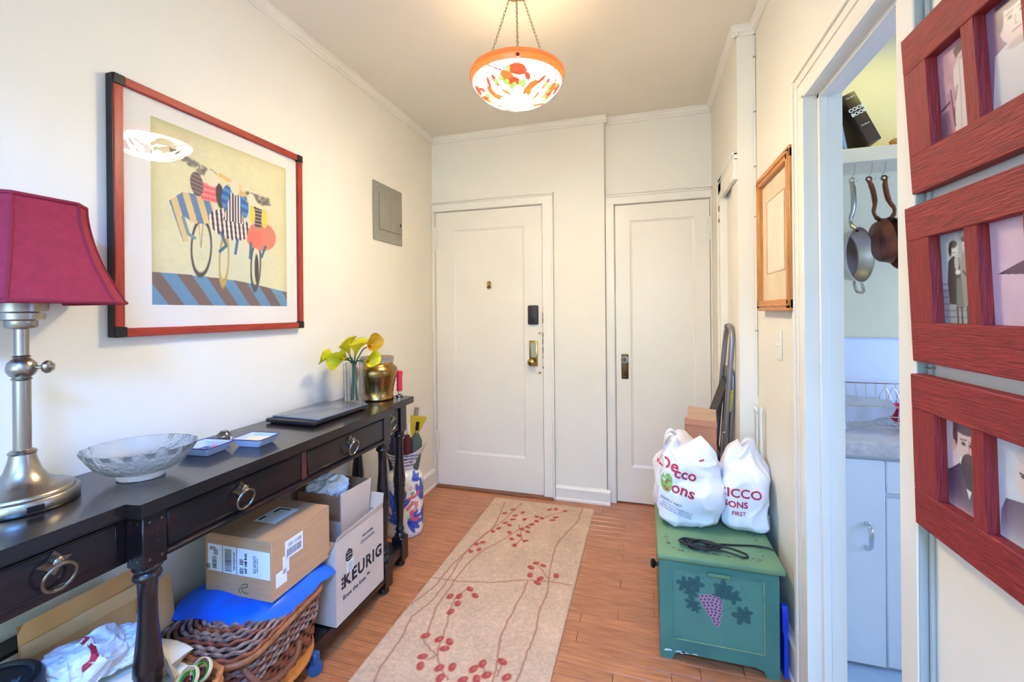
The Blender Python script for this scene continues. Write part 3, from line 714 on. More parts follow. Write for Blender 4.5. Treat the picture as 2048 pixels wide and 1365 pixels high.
tag(put('eraser', B().box(-.006, .006, -.016, .016, 0, .010, .002).xf(Matrix.Translation((-1.338, 1.090, TZ+.009)) @ Matrix.Rotation(.9, 4, 'Z')), mat('pink_rubber', (226, 140, 150), .6)), 'pink eraser lying in the dark patterned dish', 'eraser')
b = B().lathe([(.001, 0), (.012, 0), (.012, .002), (.001, .002)], c=(-1.362, 1.062, TZ+.0078), seg=20); tag(put('coin', b, STEEL), 'coin lying in the dark patterned dish', 'coin')
td, M = dish('tray_dish', 'small tapered dish holding pale papers, between the other dish and the laptop', (-1.268, 1.185), .10, .112, .098, m2)
b = B().box(-.036, .036, -.028, .028, 0, .003).xf(M @ Matrix.Translation((0, 0, .0155)) @ Matrix.Rotation(.3, 4, 'Z')); tag(put('note_paper', b, CREAMP), 'cream folded paper lying in the dish nearest the laptop', 'paper')
b = B().tube(circ((-1.385, 1.165, TZ+.021), .021, 20, ((1, 0, 0), (0, .5, .86))), .0010, 5, closed=True).tube(circ((-1.385, 1.165, TZ+.021), .021, 20, ((0, 1, 0), (.5, 0, .86))), .0010, 5, closed=True)
t = thing('glass_jar', 'small round clear glass jar of pins behind the two dishes', 'jar', (-1.385, 1.165, TZ))
put('jar_body', B().lathe([(.001, 0), (.016, 0), (.024, .010), (.026, .020), (.022, .032), (.014, .038), (.012, .042), (.001, .0425)], c=(-1.385, 1.165, TZ), seg=28), GLASS, t)
b.bm.free(); b = B()
for k in range(9):
    a = k*.7; b.tube([(-1.385-.012*math.cos(a), 1.165-.012*math.sin(a), TZ+.010+.001*k), (-1.385+.012*math.cos(a), 1.165+.012*math.sin(a), TZ+.013+.001*k)], .0012, 5)
tag(put('pin', b, BRASS, t), kind='stuff')
# closed laptop
t = thing('laptop', 'closed black and silver laptop lying on the console in front of the glass vase', 'laptop', (-1.34, 1.59, TZ), -.03)
def LP(b): return b.xf(Matrix.Translation((-1.345, 1.585, TZ)) @ Matrix.Rotation(-.03, 4, 'Z'))
put('base', LP(B().box(-.120, .120, -.168, .168, .004, .019, .003, 2)), mat('black_laptop_plastic', (24, 26, 32), .4, var=.05), t)
put('lid', LP(B().box(-.116, .119, -.140, .167, .0195, .026, .002, 2)), mat('silver_laptop_lid', (128, 134, 146), .16, metal=.35, var=.02), t)
b = B()
for k in range(13): b.box(-.085+.009*k, -.080+.009*k, -.1690, -.1675, .008, .014)
tag(put('vent', LP(b), BLACK, t), kind='stuff')
for s in (-1, 1): 
    for q in (-1, 1): put('foot', LP(B().box(s*.10-.01, s*.10+.01, q*.15-.004, q*.15+.004, 0, .0045)), BLKRUB, t)
# fluted glass vase, stems, calla lilies
VX, VY = -1.327, 1.80
def fl_(a, z, r): return (1+.16*abs(math.cos(2*a))**6*0+ .05*math.cos(a*16)*(1 if z > .02 else .3))
def sq(a, z, r): return 1/max(abs(math.cos(a)), abs(math.sin(a)))**.8*(1+.03*math.cos(a*20))
b = B().lathe([(.036, 0), (.038, .003), (.0385, .10), (.0395, .205), (.0365, .205), (.0350, .10), (.034, .026), (.001, .022)], c=(VX, VY, TZ), seg=96, fn=sq)
tag(put('glass_vase', b, GLASS, smooth=60), 'square fluted clear glass vase holding yellow calla lilies', 'vase')
STEM = mat('green_stem', (70, 110, 60), .5, var=.2); LILY = mat('yellow_green_lily_petal', (244, 228, 44), .45, var=.12, scale=20, rgb2=(222, 222, 44)); SPX = mat('orange_spadix', (236, 150, 30), .6)
LILYO = mat('deep_yellow_lily_petal', (240, 200, 60), .45, var=.12, scale=20, rgb2=(214, 170, 30))
def lily(label, top, d, base, sz=.03, m=None, mid=None):
    t = thing('calla_lily', label, 'flower', (VX+base[0], VY+base[1], TZ+.03), 0, 'yellow calla lilies in the glass vase')
    p0 = Vector((VX+base[0], VY+base[1], TZ+.03)); p1 = Vector((VX+base[0]*.6, VY+base[1]*.6, TZ+.19)); p2 = Vector(top); d = Vector(d).normalized()
    q = p2-d*.03
    put('stem', B().tube(spl([p0, p1, (p1+q)/2+Vector((0, 0, .012)) if mid is None else Vector(mid), q, p2], 6), .0032, 8), STEM, t)
    M = FR(p2, d.orthogonal(), d.cross(d.orthogonal())); b = B(); rows = []
    n = 24
    for i in range(9):
        u = i/8; row = []
        for j in range(n+1):
            a = (j/n-.5)*2*PI*1.08
            flare = 1+.7*max(0, math.cos(a))*u*u; r = sz*(.13+.95*u**1.5)*flare
            z = sz*2.1*u*(1+.30*math.cos(a)*u) - sz*.55*max(0, math.cos(a))**3*u**4
            row.append(b.bm.verts.new((r*math.cos(a)+.0*u, r*math.sin(a)*(1+.04*u*(1 if j > n/2 else -1)), z)))
        rows.append(row)
    for i in range(8):
        for j in range(n): b.bm.faces.new([rows[i][j], rows[i][j+1], rows[i+1][j+1], rows[i+1][j]])
    bmesh.ops.solidify(b.bm, geom=list(b.bm.faces), thickness=.0012)
    put('petal', b.xf(M), m or LILY, t, smooth=80)
    put('spadix', B().tube([p2+d*sz*.2, p2+d*sz*1.35], [.004, .003], 8), SPX, t)
lily('yellow calla lily leaning furthest left towards the wall', (-1.375, 1.74, 1.088), (-.75, -.55, .30), (-.012, -.010), .030)
lily('yellow green calla lily facing forward, lowest of the left blooms', (-1.338, 1.755, 1.085), (-.2, -1, .05), (-.004, -.012), .031)
lily('tall yellow green calla lily standing highest over the vase, left one', (-1.345, 1.79, 1.098), (-.25, -.2, 1), (-.008, .004), .034)
lily('tall yellow calla lily standing in the middle over the vase', (-1.315, 1.79, 1.095), (.25, -.1, 1), (.004, .006), .034)
lily('golden calla lily arching highest to the right above the brass pot', (-1.262, 1.81, 1.135), (.75, -.3, .25), (.010, .004), .030, LILYO)
lily('yellow calla lily drooping at right in front of the brass pot rim', (-1.262, 1.785, 1.073), (.9, -.2, .05), (.012, -.006), .028)
lily('small yellow calla lily behind the forward facing one', (-1.352, 1.78, 1.083), (-.6, -.3, .75), (-.010, .010), .022)
# brass pot
PX, PYY = -1.318, 1.972
t = thing('brass_pot', 'round-shouldered brass pot with a grey metal collar behind the glass vase', 'pot', (PX, PYY, TZ))
b = B().lathe([(.001, .003), (.078, 0), (.083, .003), (.083, .010), (.080, .014), (.082, .050), (.090, .090), (.101, .122), (.104, .143), (.099, .160), (.086, .174), (.080, .180), (.080, .192), (.077, .192), (.076, .178), (.09, .150), (.075, .08), (.072, .02), (.001, .014)], c=(PX, PYY, TZ), seg=72)
put('pot_body', b, BRASSPOT, t, smooth=60)
put('collar', B().lathe([(.0805, .190), (.083, .190), (.085, .214), (.086, .217), (.078, .217), (.077, .190)], c=(PX, PYY, TZ), seg=64, cap=(False, False)), PEWG, t)
put('lid', B().lathe([(.077, .207), (.077, .214), (.05, .219), (.001, .222)], c=(PX, PYY, TZ), seg=48), mat('brown_lid', (150, 112, 96), .5), t)
# red handled corkscrew
t = thing('corkscrew', 'red handled tool standing on its chrome foot at the far end of the console', 'tool', (-1.235, 2.05, TZ))
c = (-1.235, 2.05, TZ)
put('metal_foot', B().lathe([(.018, 0), (.019, .003), (.019, .010), (.013, .014), (.006, .017), (.006, .032)], c=c, seg=20), CHROME, t)
put('handle', B().lathe([(.008, .028), (.014, .031), (.0155, .040), (.0135, .052), (.0155, .062), (.0135, .075), (.0155, .087), (.0135, .098), (.0155, .110), (.017, .122), (.016, .134), (.008, .138)], c=c, seg=20), mat('red_rubber', (214, 40, 62), .5), t)

# ------------------------------------------------------------ on the lower shelf
# coffee machine carton
t = thing('carton', 'tall pale cardboard carton printed KEURIG on the lower shelf', 'carton', (-1.25, 1.545, ST))
x0, x1, y0, y1, z0, z1 = -1.42, -1.112, 1.388, 1.700, ST+.001, .435
b = B(); th = .004
b.box(x0, x1, y0, y1, z0, z0+th); b.box(x1-th, x1, y0, y1, z0, z1); b.box(x0, x0+th, y0, y1, z0, z1); b.box(x0+th, x1-th, y0, y0+th, z0, z1); b.box(x0+th, x1-th, y1-th, y1, z0, z1)
put('box_wall', b, CARDL, t)
put('flap', B().prism([(x1-.002, y0+.003, z1), (x1-.002, y1-.003, z1), (x1+.006, y1-.006, z1+.032), (x1+.006, y0+.004, z1+.020)], (-.003, 0, 0)), CARDL, t)
put('flap', B().prism([(x0+.01, y0, z1), (x1-.004, y0, z1), (x1-.03, y0-.028, z1-.055), (x0+.03, y0-.028, z1-.055)], (0, -.003, 0)), CARDD, t)
put('flap', B().prism([(x0+.01, y1, z1), (x1-.004, y1, z1), (x1-.012, y1+.022, z1+.055), (x0+.03, y1+.022, z1+.055)], (0, .003, 0)), CARDL, t)
xf = x1+.0006
def FX(y, z, x=xf): return FR((x, y, z), (0, 1, 0), (0, 0, 1))
letters('lettering', 'KEURIG', .068, FX(1.558, .262), INK, t, bold=.0022, wide=.98, spacing=1.16)
for z in (.246, .263, .280):
    put('lettering', B().tube([(xf-.0003, 1.424, z), (xf+.0003, 1.424, z)], .0062, 16), INK, t)
letters('lettering', 'Brew the love.\u2122', .0255, FX(1.512, .205), INK, t, wide=.98)
put('logo', B().prism([FX(1.464, .352) @ Vector(p) for p in [(-.020, -.013, 0), (0, -.027, 0), (.020, -.013, 0), (.020, .013, 0), (0, .027, 0), (-.020, .013, 0)]], (.0004, 0, 0)), INK, t)
letters('logo', 'CERTIFIED', .0068, FX(1.464, .352, xf+.0005), CARDL, t, bold=.0001)
for dz in (.012, -.012): letters('logo', 'BREWING', .0050, FX(1.464, .352+dz, xf+.0005), CARDL, t)
letters('lettering', 'enjoy amazing', .013, FX(1.585, .385), INK, t)
letters('lettering', 'coffee at home in under one minute\nchoose from many varieties and brands', .0062, FX(1.585, .362), INKG, t)
put('label', B().box(xf-.0002, xf+.0004, 1.452, 1.490, .285, .330), LABELP, t)
b = B()
for k in range(6): b.box(xf+.0004, xf+.0006, 1.456, 1.486, .290+.006*k, .2925+.006*k)
tag(put('label_print', b, INKG, t), kind='stuff')
# open carton pushed into the back of it
t = thing('open_carton', 'opened brown carton with torn serrated flap standing above the lettered carton', 'carton', (-1.32, 1.62, .30))
x0, x1, y0, y1, z0, z1 = -1.400, -1.175, 1.500, 1.690, .300, .455
b = B(); b.box(x0, x1, y0, y1, z0, z0+th); b.box(x1-th, x1, y0, y1, z0, z1); b.box(x0, x0+th, y0, y1, z0, z1); b.box(x0+th, x1-th, y0, y0+th, z0, z1); b.box(x0+th, x1-th, y1-th, y1, z0, z1)
put('box_wall', b, CARDL, t)
put('flap', B().prism([(x1-.004, y0, z1), (x1-.004, y1, z1), (x1-.002, y1+.012, z1+.105), (x1-.002, y0-.002, z1+.112)], (.004, 0, 0)), CARDL, t)
P = [(x0+.01, y0, z1), (x1-.004, y0, z1), (x1-.004, y0-.006, z1+.106)]
n = 26
for k in range(n+1):
    u = k/n; xx = (x1-.006)*(1-u)+(x0+.02)*u; P.append((xx, y0-.008, z1+.108-(.006 if k % 2 else 0)))
put('serrated_flap', B().prism(P, (0, .003, 0)), CARDD, t, smooth=0)
put('flap', B().prism([(x0+.01, y1, z1), (x1-.004, y1, z1), (x1-.006, y1+.015, z1+.10), (x0+.02, y1+.015, z1+.10)], (0, .003, 0)), CARDD, t)
put('flap', B().prism([(x0, y0, z1), (x0, y1, z1), (x0-.03, y1, z1+.09), (x0-.03, y0, z1+.09)], (.003, 0, 0)), CARDD, t)
b = B(); bmesh.ops.create_icosphere(b.bm, subdivisions=5, radius=.085); b.xf(Matrix.Diagonal((.9, .9, .75, 1))); b.disp(.035, 14, 4); b.disp(.014, 46, 8)
b.xf(Matrix.Translation((-1.305, 1.585, .535)))
tag(put('tissue_paper', b, PAPER, smooth=12), 'crumpled white tissue paper puffing out of the opened brown carton', 'paper')
# plant caddy
t = thing('plant_caddy', 'round orange wooden caddy on blue castors under the picnic basket', 'plant caddy', (-1.275, 1.165, ST))
put('disc', B().lathe([(.001, 0), (.196, 0), (.203, .004), (.205, .010), (.203, .017), (.196, .020), (.001, .020)], c=(-1.29, 1.165, ST+.001), seg=72), ORANGEW, t)
def caster(x, y):
    b = B().lathe([(.012, 0), (.024, 0), (.026, .004), (.026, .016), (.024, .020), (.012, .020)], seg=20, M=Matrix.Rotation(PI/2, 4, 'X'))
    b.xf(Matrix.Translation((x, y, .055)) @ Matrix.Rotation(.7, 4, 'Z') @ Matrix.Translation((0, .012, 0)))
    o = put('castor', b, CASTB, t); put('fork', B().box(x-.012, x+.012, y-.014, y+.014, .07, ST, .004), CASTB, o)
caster(-1.112, 1.275); caster(-1.105, 1.06)
# picnic basket
def basket():
    M = Matrix.Translation((-1.262, 1.130, ST+.023)) @ Matrix.Rotation(.12, 4, 'Z')
    t = thing('picnic_basket', 'large woven wicker picnic basket with lid and hoop handle on the caddy', 'basket', (-1.262, 1.130, ST+.022), .12)
    HW, HL, R = .165, .203, .075
    def path(z, off=0, n=150):
        s = .90+.10*(z/.20); hw, hl = HW*s+off, HL*s+off; P = []; N = []
        seg = [('l', (hw, -hl+R), (hw, hl-R)), ('a', (hw-R, hl-R), 0), ('l', (hw-R, hl), (-hw+R, hl)), ('a', (-hw+R, hl-R), PI/2), ('l', (-hw, hl-R), (-hw, -hl+R)), ('a', (-hw+R, -hl+R), PI), ('l', (-hw+R, -hl), (hw-R, -hl)), ('a', (hw-R, -hl+R), 1.5*PI)]
        L = [math.dist(q[1], q[2]) if q[0] == 'l' else R*PI/2 for q in seg]; T = sum(L)
        for i in range(n):
            d = T*i/n; k = 0
            while d > L[k]: d -= L[k]; k = (k+1) % 8
            q = seg[k]
            if q[0] == 'l':
                u = d/L[k]; p = (q[1][0]*(1-u)+q[2][0]*u, q[1][1]*(1-u)+q[2][1]*u); a = (0, PI/2, PI, 1.5*PI)[k//2]; nn = (math.cos(a), math.sin(a))
            else:
                a = q[2]+PI/2*d/L[k]; p = (q[1][0]+R*math.cos(a), q[1][1]+R*math.sin(a)); nn = (math.cos(a), math.sin(a))
            P.append(Vector((p[0], p[1], z))); N.append(Vector((nn[0], nn[1], 0)))
        return P, N
    ns = 50; n = 200
    P, N = path(.004, -.012); put('liner', B().loft([path(.002, -.008)[0], path(.19, -.010)[0]]).xf(M), mat('dark_basket_inside', (52, 30, 24), .8), t)
    # upright stakes
    for k in range(ns):
        P0, N0 = path(.0, -.002, n); P1, _ = path(.20, -.002, n); i = int(k*n/ns)
        q0, q1 = P0[i], P1[i]; tn = Vector((-N0[i].y, N0[i].x, 0))
        b = B().ribbon([q0, (q0+q1)/2, q1], [N0[i]]*3, .012, .0022, wdir=tn); put('stake', b.xf(M), WICK, t, smooth=0)
    z = .012
    for r in range(4):                                      # wide flat splints
        P, N = path(z, 0, n); ph = r % 2
        Q = [p+nn*(.0045*math.cos(PI*(i*ns/n)+PI*ph)+.001) for i, (p, nn) in enumerate(zip(P, N))]
        put('splint', B().ribbon(Q, N, .019, .0022, closed=True).xf(M), WICKF, t, smooth=30); z += .0215
    for r in range(7):                                      # round rope rows
        P, N = path(z, .001, n*2); ph = r % 2
        Q = [p+nn*(.0042*math.cos(PI*(i*ns/n/2)*1+PI*ph)+.001)+Vector((0, 0, .0012*math.sin(PI*i*ns/n))) for i, (p, nn) in enumerate(zip(P, N))]
        put('weaver', B().tube(Q, .0052, 6, closed=True).xf(M), WICKR if r not in (3, 6) else WICKF, t); z += .0112
    P, N = path(z+.004, .006, n); put('rim', B().tube(P, .0095, 10, closed=True).xf(M), mat('honey_wicker_rim', (176, 112, 66), .45, var=.2, scale=30), t)
    # lid: rope rows shrinking to the middle
    lid = put('lid', B().loft([path(z+.012, -.002)[0], [p*1 for p in path(z+.034, -.05)[0]], [p*1 for p in path(z+.040, -.10)[0]]]).xf(M), mat('dark_basket_inside', (52, 30, 24), .8), t)
    for r in range(9):
        off = .002-.0125*r; zz = z+.018+.026*(1-(1-r/9)**2)
        P, N = path(zz, off, n*2); Q = [p+Vector((0, 0, .0030*math.cos(PI*(i*ns/n/2)+PI*(r % 2)))) for i, p in enumerate(P)]
        put('weaver', B().tube(Q, .0058, 6, closed=True).xf(M), WICKR if r % 3 else WICKF, lid)
    # hoop handles folded against the near and front sides
    for (c, sx) in ((.10, 1),):
        b = B().tube(spl([(HW-.01, -.185, .165), (HW+.018, -.180, .135), (HW+.034, -.150, .100), (HW+.036, -.08, .078), (HW+.034, -.02, .080), (HW+.016, .02, .095)], 8), .0085, 10); put('handle', b.xf(M), mat('polished_willow', (132, 80, 56), .4, var=.2), t)
    b = B().tube(spl([(-.10, -HL-.010, .17), (-.06, -HL-.030, .15), (.0, -HL-.040, .14), (.06, -HL-.030, .15), (.10, -HL-.010, .17)], 8), .008, 10); put('handle', b.xf(M), MATS['polished_willow'], t)
    return M, z
BM_, bz = basket()
# blue mailer and the shipping carton on top of it
MZ = ST+.022+bz+.050
b = puffy(.37, .355, .056, 30, 32, .007, 3, sag=.012); bmesh.ops.subdivide_edges
b.xf(Matrix.Translation((-1.285, 1.198, MZ+.006)) @ Matrix.Rotation(.06, 4, 'Z'))
for v in b.bm.verts:      # the near corner droops
    d = max(0, (v.co.x+1.20)+(1.12-v.co.y)); v.co.z -= 1.8*d*d; d = max(0, v.co.x+1.15); v.co.z -= 9*d*d
tag(put('poly_mailer', b, BLUEP, smooth=50), 'bright blue padded plastic mailer squeezed between basket and shipping carton', 'mailer')
Z0 = MZ+.026; BH = .190
t = thing('shipping_carton', 'taped brown shipping carton with white barcode labels on the blue mailer', 'carton', (-1.30, 1.29, Z0), .04)
MC = Matrix.Translation((-1.128, 1.108, Z0)) @ Matrix.Rotation(.02, 4, 'Z'); BW, BL = .268, .272
put('box_body', B().box(-BW, 0, 0, BL, 0, BH, .0015).xf(MC), CARD, t)
put('flap', B().box(-.125, -.0005, .0005, BL-.0005, BH, BH+.0028).xf(MC), CARD, t)
put('flap', B().box(-BW+.0005, -.128, .0005, BL-.0005, BH, BH+.0022).xf(MC), CARD, t)
put('packing_tape', B().box(-.170, -.100, -.0012, BL+.001, BH+.0025, BH+.0034).xf(MC), mat('clear_brown_tape', (196, 160, 126), .15, var=.03), t)
lb = put('label', B().box(-.175, -.085, .10, .215, BH+.0034, BH+.0038).xf(MC), LABELP, t)
b = B(); b.box(-.165, -.155, .11, .14, BH+.0038, BH+.004); b.box(-.16, -.15, .17, .205, BH+.0038, BH+.004); b.box(-.15, -.11, .198, .206, BH+.0038, BH+.004); tag(put('label_print', b.xf(MC), INK, lb), kind='stuff')
ML = MC @ Matrix.Translation((0, 0, .020))
# side label facing the camera (-y face)
lb = put('label', B().box(-.256, -.006, -.0008, -.0001, .050, .137).xf(ML), LABELP, t)
b = B(); rnd = random.Random(5)
def bars(b, u0, u1, v0, v1, horiz=True):
    v = v0
    while v < v1:
        h = rnd.choice([.0007, .0012, .002]);
        if horiz: b.box(u0, u1, -.0011, -.0009, v, min(v+h, v1))
        v += h+rnd.choice([.0008, .0014])
bars(b, -.238, -.220, .058, .098); bars(b, -.232, -.214, .103, .122); bars(b, -.186, -.158, .056, .128); bars(b, -.126, -.110, .056, .075); bars(b, -.126, -.110, .084, .104); bars(b, -.262, -.246, .054, .072)
b.box(-.196, -.194, -.0011, -.0009, .050, .137); b.box(-.138, -.136, -.0011, -.0009, .050, .137)
tag(put('label_print', b.xf(ML), INK, lb), kind='stuff')
MT = ML @ FR((-.10, -.0012, .092), (0, 0, 1), (-1, 0, 0))
letters('label_text', 'NY 108 9-01', .0125, MT @ Matrix.Rotation(0, 4, 'Z'), INK, lb, bold=.0005)
letters('label_text', 'EP2', .016, ML @ FR((-.236, -.0012, .122), (1, 0, 0), (0, 0, 1)), INK, lb)
letters('label_text', 'PARCEL SERVICE GROUND\nSHIP TO WEIGHT 4 LBS', .0052, ML @ FR((-.147, -.0012, .092), (0, 0, 1), (-1, 0, 0)), INKG, lb)
letters('label_text', 'return address block\n0012 3456 7890 12\ndelivery window', .0068, ML @ FR((-.062, -.0012, .092), (0, 0, 1), (-1, 0, 0)), INKG, lb)
b = B().tube([MC @ Vector(p) for p in spl([(-.118, -.001, .040), (-.098, -.001, .046), (-.096, -.001, .036), (-.116, -.001, .030), (-.112, -.001, .018), (-.092, -.001, .016)], 5)], .0011, 5)
b.tube([MC @ Vector(p) for p in spl([(-.122, -.001, .012), (-.130, -.001, .022), (-.122, -.001, .032)], 5)], .0010, 5)
put('marker_scrawl', b, mat('olive_marker', (110, 84, 30), .6), t)
# front label (+x face)
lb = put('label', B().box(.0001, .0008, .055, .135, .085, .145).xf(ML), LABELP, t)
put('label', B().box(.0001, .0008, .016, .062, .015, .060).xf(ML), LABELP, t); put('label', B().box(.0001, .0008, .045, .072, .045, .10).xf(ML), LABELP, t)
b = B(); y = .063
while y < .128:
    w = rnd.choice([.0006, .001, .0016]); b.box(.0008, .0010, y, y+w, .092, .116); b.box(.0008, .001, y, y+w*.8, .122, .134) if rnd.random() < .8 else None; y += w+rnd.choice([.0007, .0012])
tag(put('label_print', b.xf(ML), INKG, lb), kind='stuff')

# ------------------------------------------------------------ near end of the lower shelf
t = thing('gift_box', 'cream box with a black rim and dark lettering at the far left under the console', 'box', (-1.46, .62, ST))
put('box_body', B().box(-1.488, -1.428, .50, .735, ST+.001, .502, .002), CREAMP, t); put('black_rim', B().box(-1.491, -1.425, .497, .738, .502, .512, .001), BLACK, t)
letters('lettering', "ent's", .034, FX(.668, .468, -1.4276), INK, t, bold=.0008); letters('lettering', 'Bay', .030, FX(.690, .436, -1.4276), INK, t, bold=.0008)
def env(label, P0, P1, h, lean, w=.012, seed=1):
    """kraft mailer standing on its edge from P0 to P1 (x,y), leaning towards the wall"""
    P0 = Vector((*P0, ST+.004)); P1 = Vector((*P1, ST+.004)); L = (P1-P0).length; u = (P1-P0).normalized(); up = Vector((-lean, 0, 1)).normalized()
    b = puffy(L, h, w, 20, 22, .003, seed); b.xf(FR((P0+P1)/2+up*h/2, u, up))
    o = tag(put('padded_envelope', b, KRAFT, smooth=50), label, 'envelope', 'kraft envelopes behind the console leg'); return FR((P0+P1)/2+up*h/2, u, up), L, o
Me, L_, o = env('tall kraft envelope with a small white label, right of the near turned leg', (-1.375, .78), (-1.395, 1.02), .372, .12, .012, 2)
put('label', B().box(-.006, .038, .010, .062, .0082, .0090).xf(Me @ Matrix.Translation((-.015, .07, 0))), LABELP, o)
Me, L_, o = env('long kraft envelope with a glossy taped top, left of the near turned leg', (-1.375, .655), (-1.375, .90), .455, .09, .014, 7)
b = B().box(-L_/2, L_/2, -.025, .012, .0085, .0095).xf(Me @ Matrix.Translation((0, .17, 0))); put('tape_strip', b, mat('glossy_tape', (226, 190, 140), .08, coat=1), o)
t = thing('paper_sacks', 'stack of folded pale paper sacks on the lower shelf left of the near leg', 'paper sacks', (-1.30, .74, ST))
rr_ = random.Random(2)
for k in range(5):
    b = puffy(.17, .25, .055, 12, 20, .004, 20+k); b.xf(Matrix.Translation((-1.285+rr_.uniform(-.006, .006), (.792)+rr_.uniform(-.004, .004), ST+.032+.056*k)) @ Matrix.Rotation(rr_.uniform(-.05, .05), 4, 'Z'))
    put('sack', b, PAPER if k < 3 else mat('pale_cream_sack', (226, 222, 208), .6, bump=.3, bscale=20), t, smooth=45)
def crump(label, c, s, seed, rot=0, name='plastic_bag', m=WHTB):
    b = B(); bmesh.ops.create_icosphere(b.bm, subdivisions=5, radius=1); b.disp(.35, 1.6, seed); b.disp(.10, 5, seed+3)
    b.xf(Matrix.Translation(c) @ Matrix.Rotation(rot, 4, 'Z') @ Matrix.Diagonal((*s, 1)))
    for v in b.bm.verts: v.co.z = max(v.co.z, c[2]-s[2]*.55)
    return tag(put(name, b, m, smooth=25), label, 'bag', 'white bags on the sacks')
o = crump('crumpled white bag with a red letter on it, left of the near leg', (-1.300, .715, .462), (.070, .082, .062), 3, .2)
def on_surface(o, body, size, org, r, u, d, m, **k):
    bmx = bmesh.new(); bmx.from_mesh(o.data); tr = BVHTree.FromBMesh(bmx); bmx.free()
    b = text_bm(body, size, **k); bmesh.ops.triangulate(b.bm, faces=b.bm.faces); bmesh.ops.subdivide_edges(b.bm, edges=[e for e in b.bm.edges if e.calc_length() > size*.12], cuts=3)
    b.xf(FR(org, r, u)); d = Vector(d).normalized(); kill = []
    for v in b.bm.verts:
        h = tr.ray_cast(v.co, d)
        if h[0] is None: kill.append(v)
        else: v.co = h[0]-d*.002
    bmesh.ops.delete(b.bm, geom=kill, context='VERTS'); return put('lettering', b, m, o, smooth=0)
on_surface(o, 'J', .075, (-1.0, .705, .72), (.1, 1, .1), (-.5, 0, .8), (-.8, 0, -.62), REDINK, bold=.003, shear=.4)
o = crump('flatter crumpled white bag just behind the near turned leg', (-1.30, .800, .440), (.060, .070, .040), 9, .1)
b = puffy(.15, .16, .012, 14, 14, .006, 31); b.xf(Matrix.Translation((-1.240, .872, .36)) @ Matrix.Rotation(.15, 4, 'Z') @ Matrix.Rotation(-1.15, 4, 'X') @ Matrix.Rotation(.5, 4, 'Y'))
tag(put('paper_bag', b, CREAMP, smooth=45), 'pale creased paper bag just right of the near turned leg', 'bag')
# canister
t = thing('canister', 'dark blue-black lidded canister with raised letters at the bottom left corner', 'canister', (-1.315, .560, ST))
TIN = mat('blue_black_tin', (24, 34, 44), .45, var=.2, bump=.3, bscale=60)
put('canister_body', B().lathe([(.001, 0), (.075, 0), (.080, .01), (.080, .375), (.001, .376)], c=(-1.315, .560, ST+.001), seg=48), TIN, t)
put('lid', B().lathe([(.084, .36), (.086, .365), (.086, .402), (.080, .412), (.070, .414), (.066, .409), (.001, .409)], c=(-1.315, .560, ST+.001), seg=48), TIN, t)
letters('lettering', 'aselow', .030, FR((-1.295, .560, ST+.4105), (.25, .97, 0), (-.97, .25, 0)), mat('worn_tin_letters', (66, 86, 98), .4), t, ext=.002, bold=.001)
# small basket with ribbon reels
t = thing('small_basket', 'small orange wicker basket holding ribbon loops beside the picnic basket', 'basket', (-1.13, .845, 0))
CB = (-1.085, .83, 0)
for k in range(24):
    z = .02+.0155*k; R_ = .032+.0008*k
    b = B().tube([(CB[0]+(R_+.002*math.cos(9*a+k*PI))*math.cos(a), CB[1]+(R_+.002*math.cos(9*a+k*PI))*math.sin(a), z) for a in [2*PI*i/54 for i in range(54)]], .0075, 6, closed=True)
    put('weaver', b, mat('orange_wicker', (206, 130, 74), .5, var=.25, scale=50, rgb2=(150, 84, 44)), t)
put('basket_floor', B().lathe([(.001, 0), (.034, 0), (.052, .38), (.048, .38), (.030, .02), (.001, .018)], c=(CB[0], CB[1], .002), seg=24), WICK, t)
for k, (m_, lab) in enumerate(((mat('cream_ribbon', (226, 206, 166), .6), 'cream ribbon loop'), (mat('green_ribbon', (70, 160, 40), .5), 'green ribbon loop'), (mat('maroon_ribbon', (110, 30, 50), .5), 'maroon ribbon loop'))):
    for s in (0, 1):
        cc = (CB[0]-.004+.006*s, CB[1]-.018+.030*s, .396-.004*k)
        b = B().ribbon(circ(cc, .026-.007*k, 24, ((1, 0, 0), (0, .6, .8))), [Vector((math.cos(a), .6*math.sin(a), .8*math.sin(a))) for a in [2*PI*i/24 for i in range(24)]], .010, .0015, closed=True, wdir=(0, .8, -.6))
        tag(put('ribbon', b, m_), lab+(' nearer the table leg' if not s else ' nearer the picnic basket')+' in the small orange basket', 'ribbon', 'ribbon loops in the small basket')
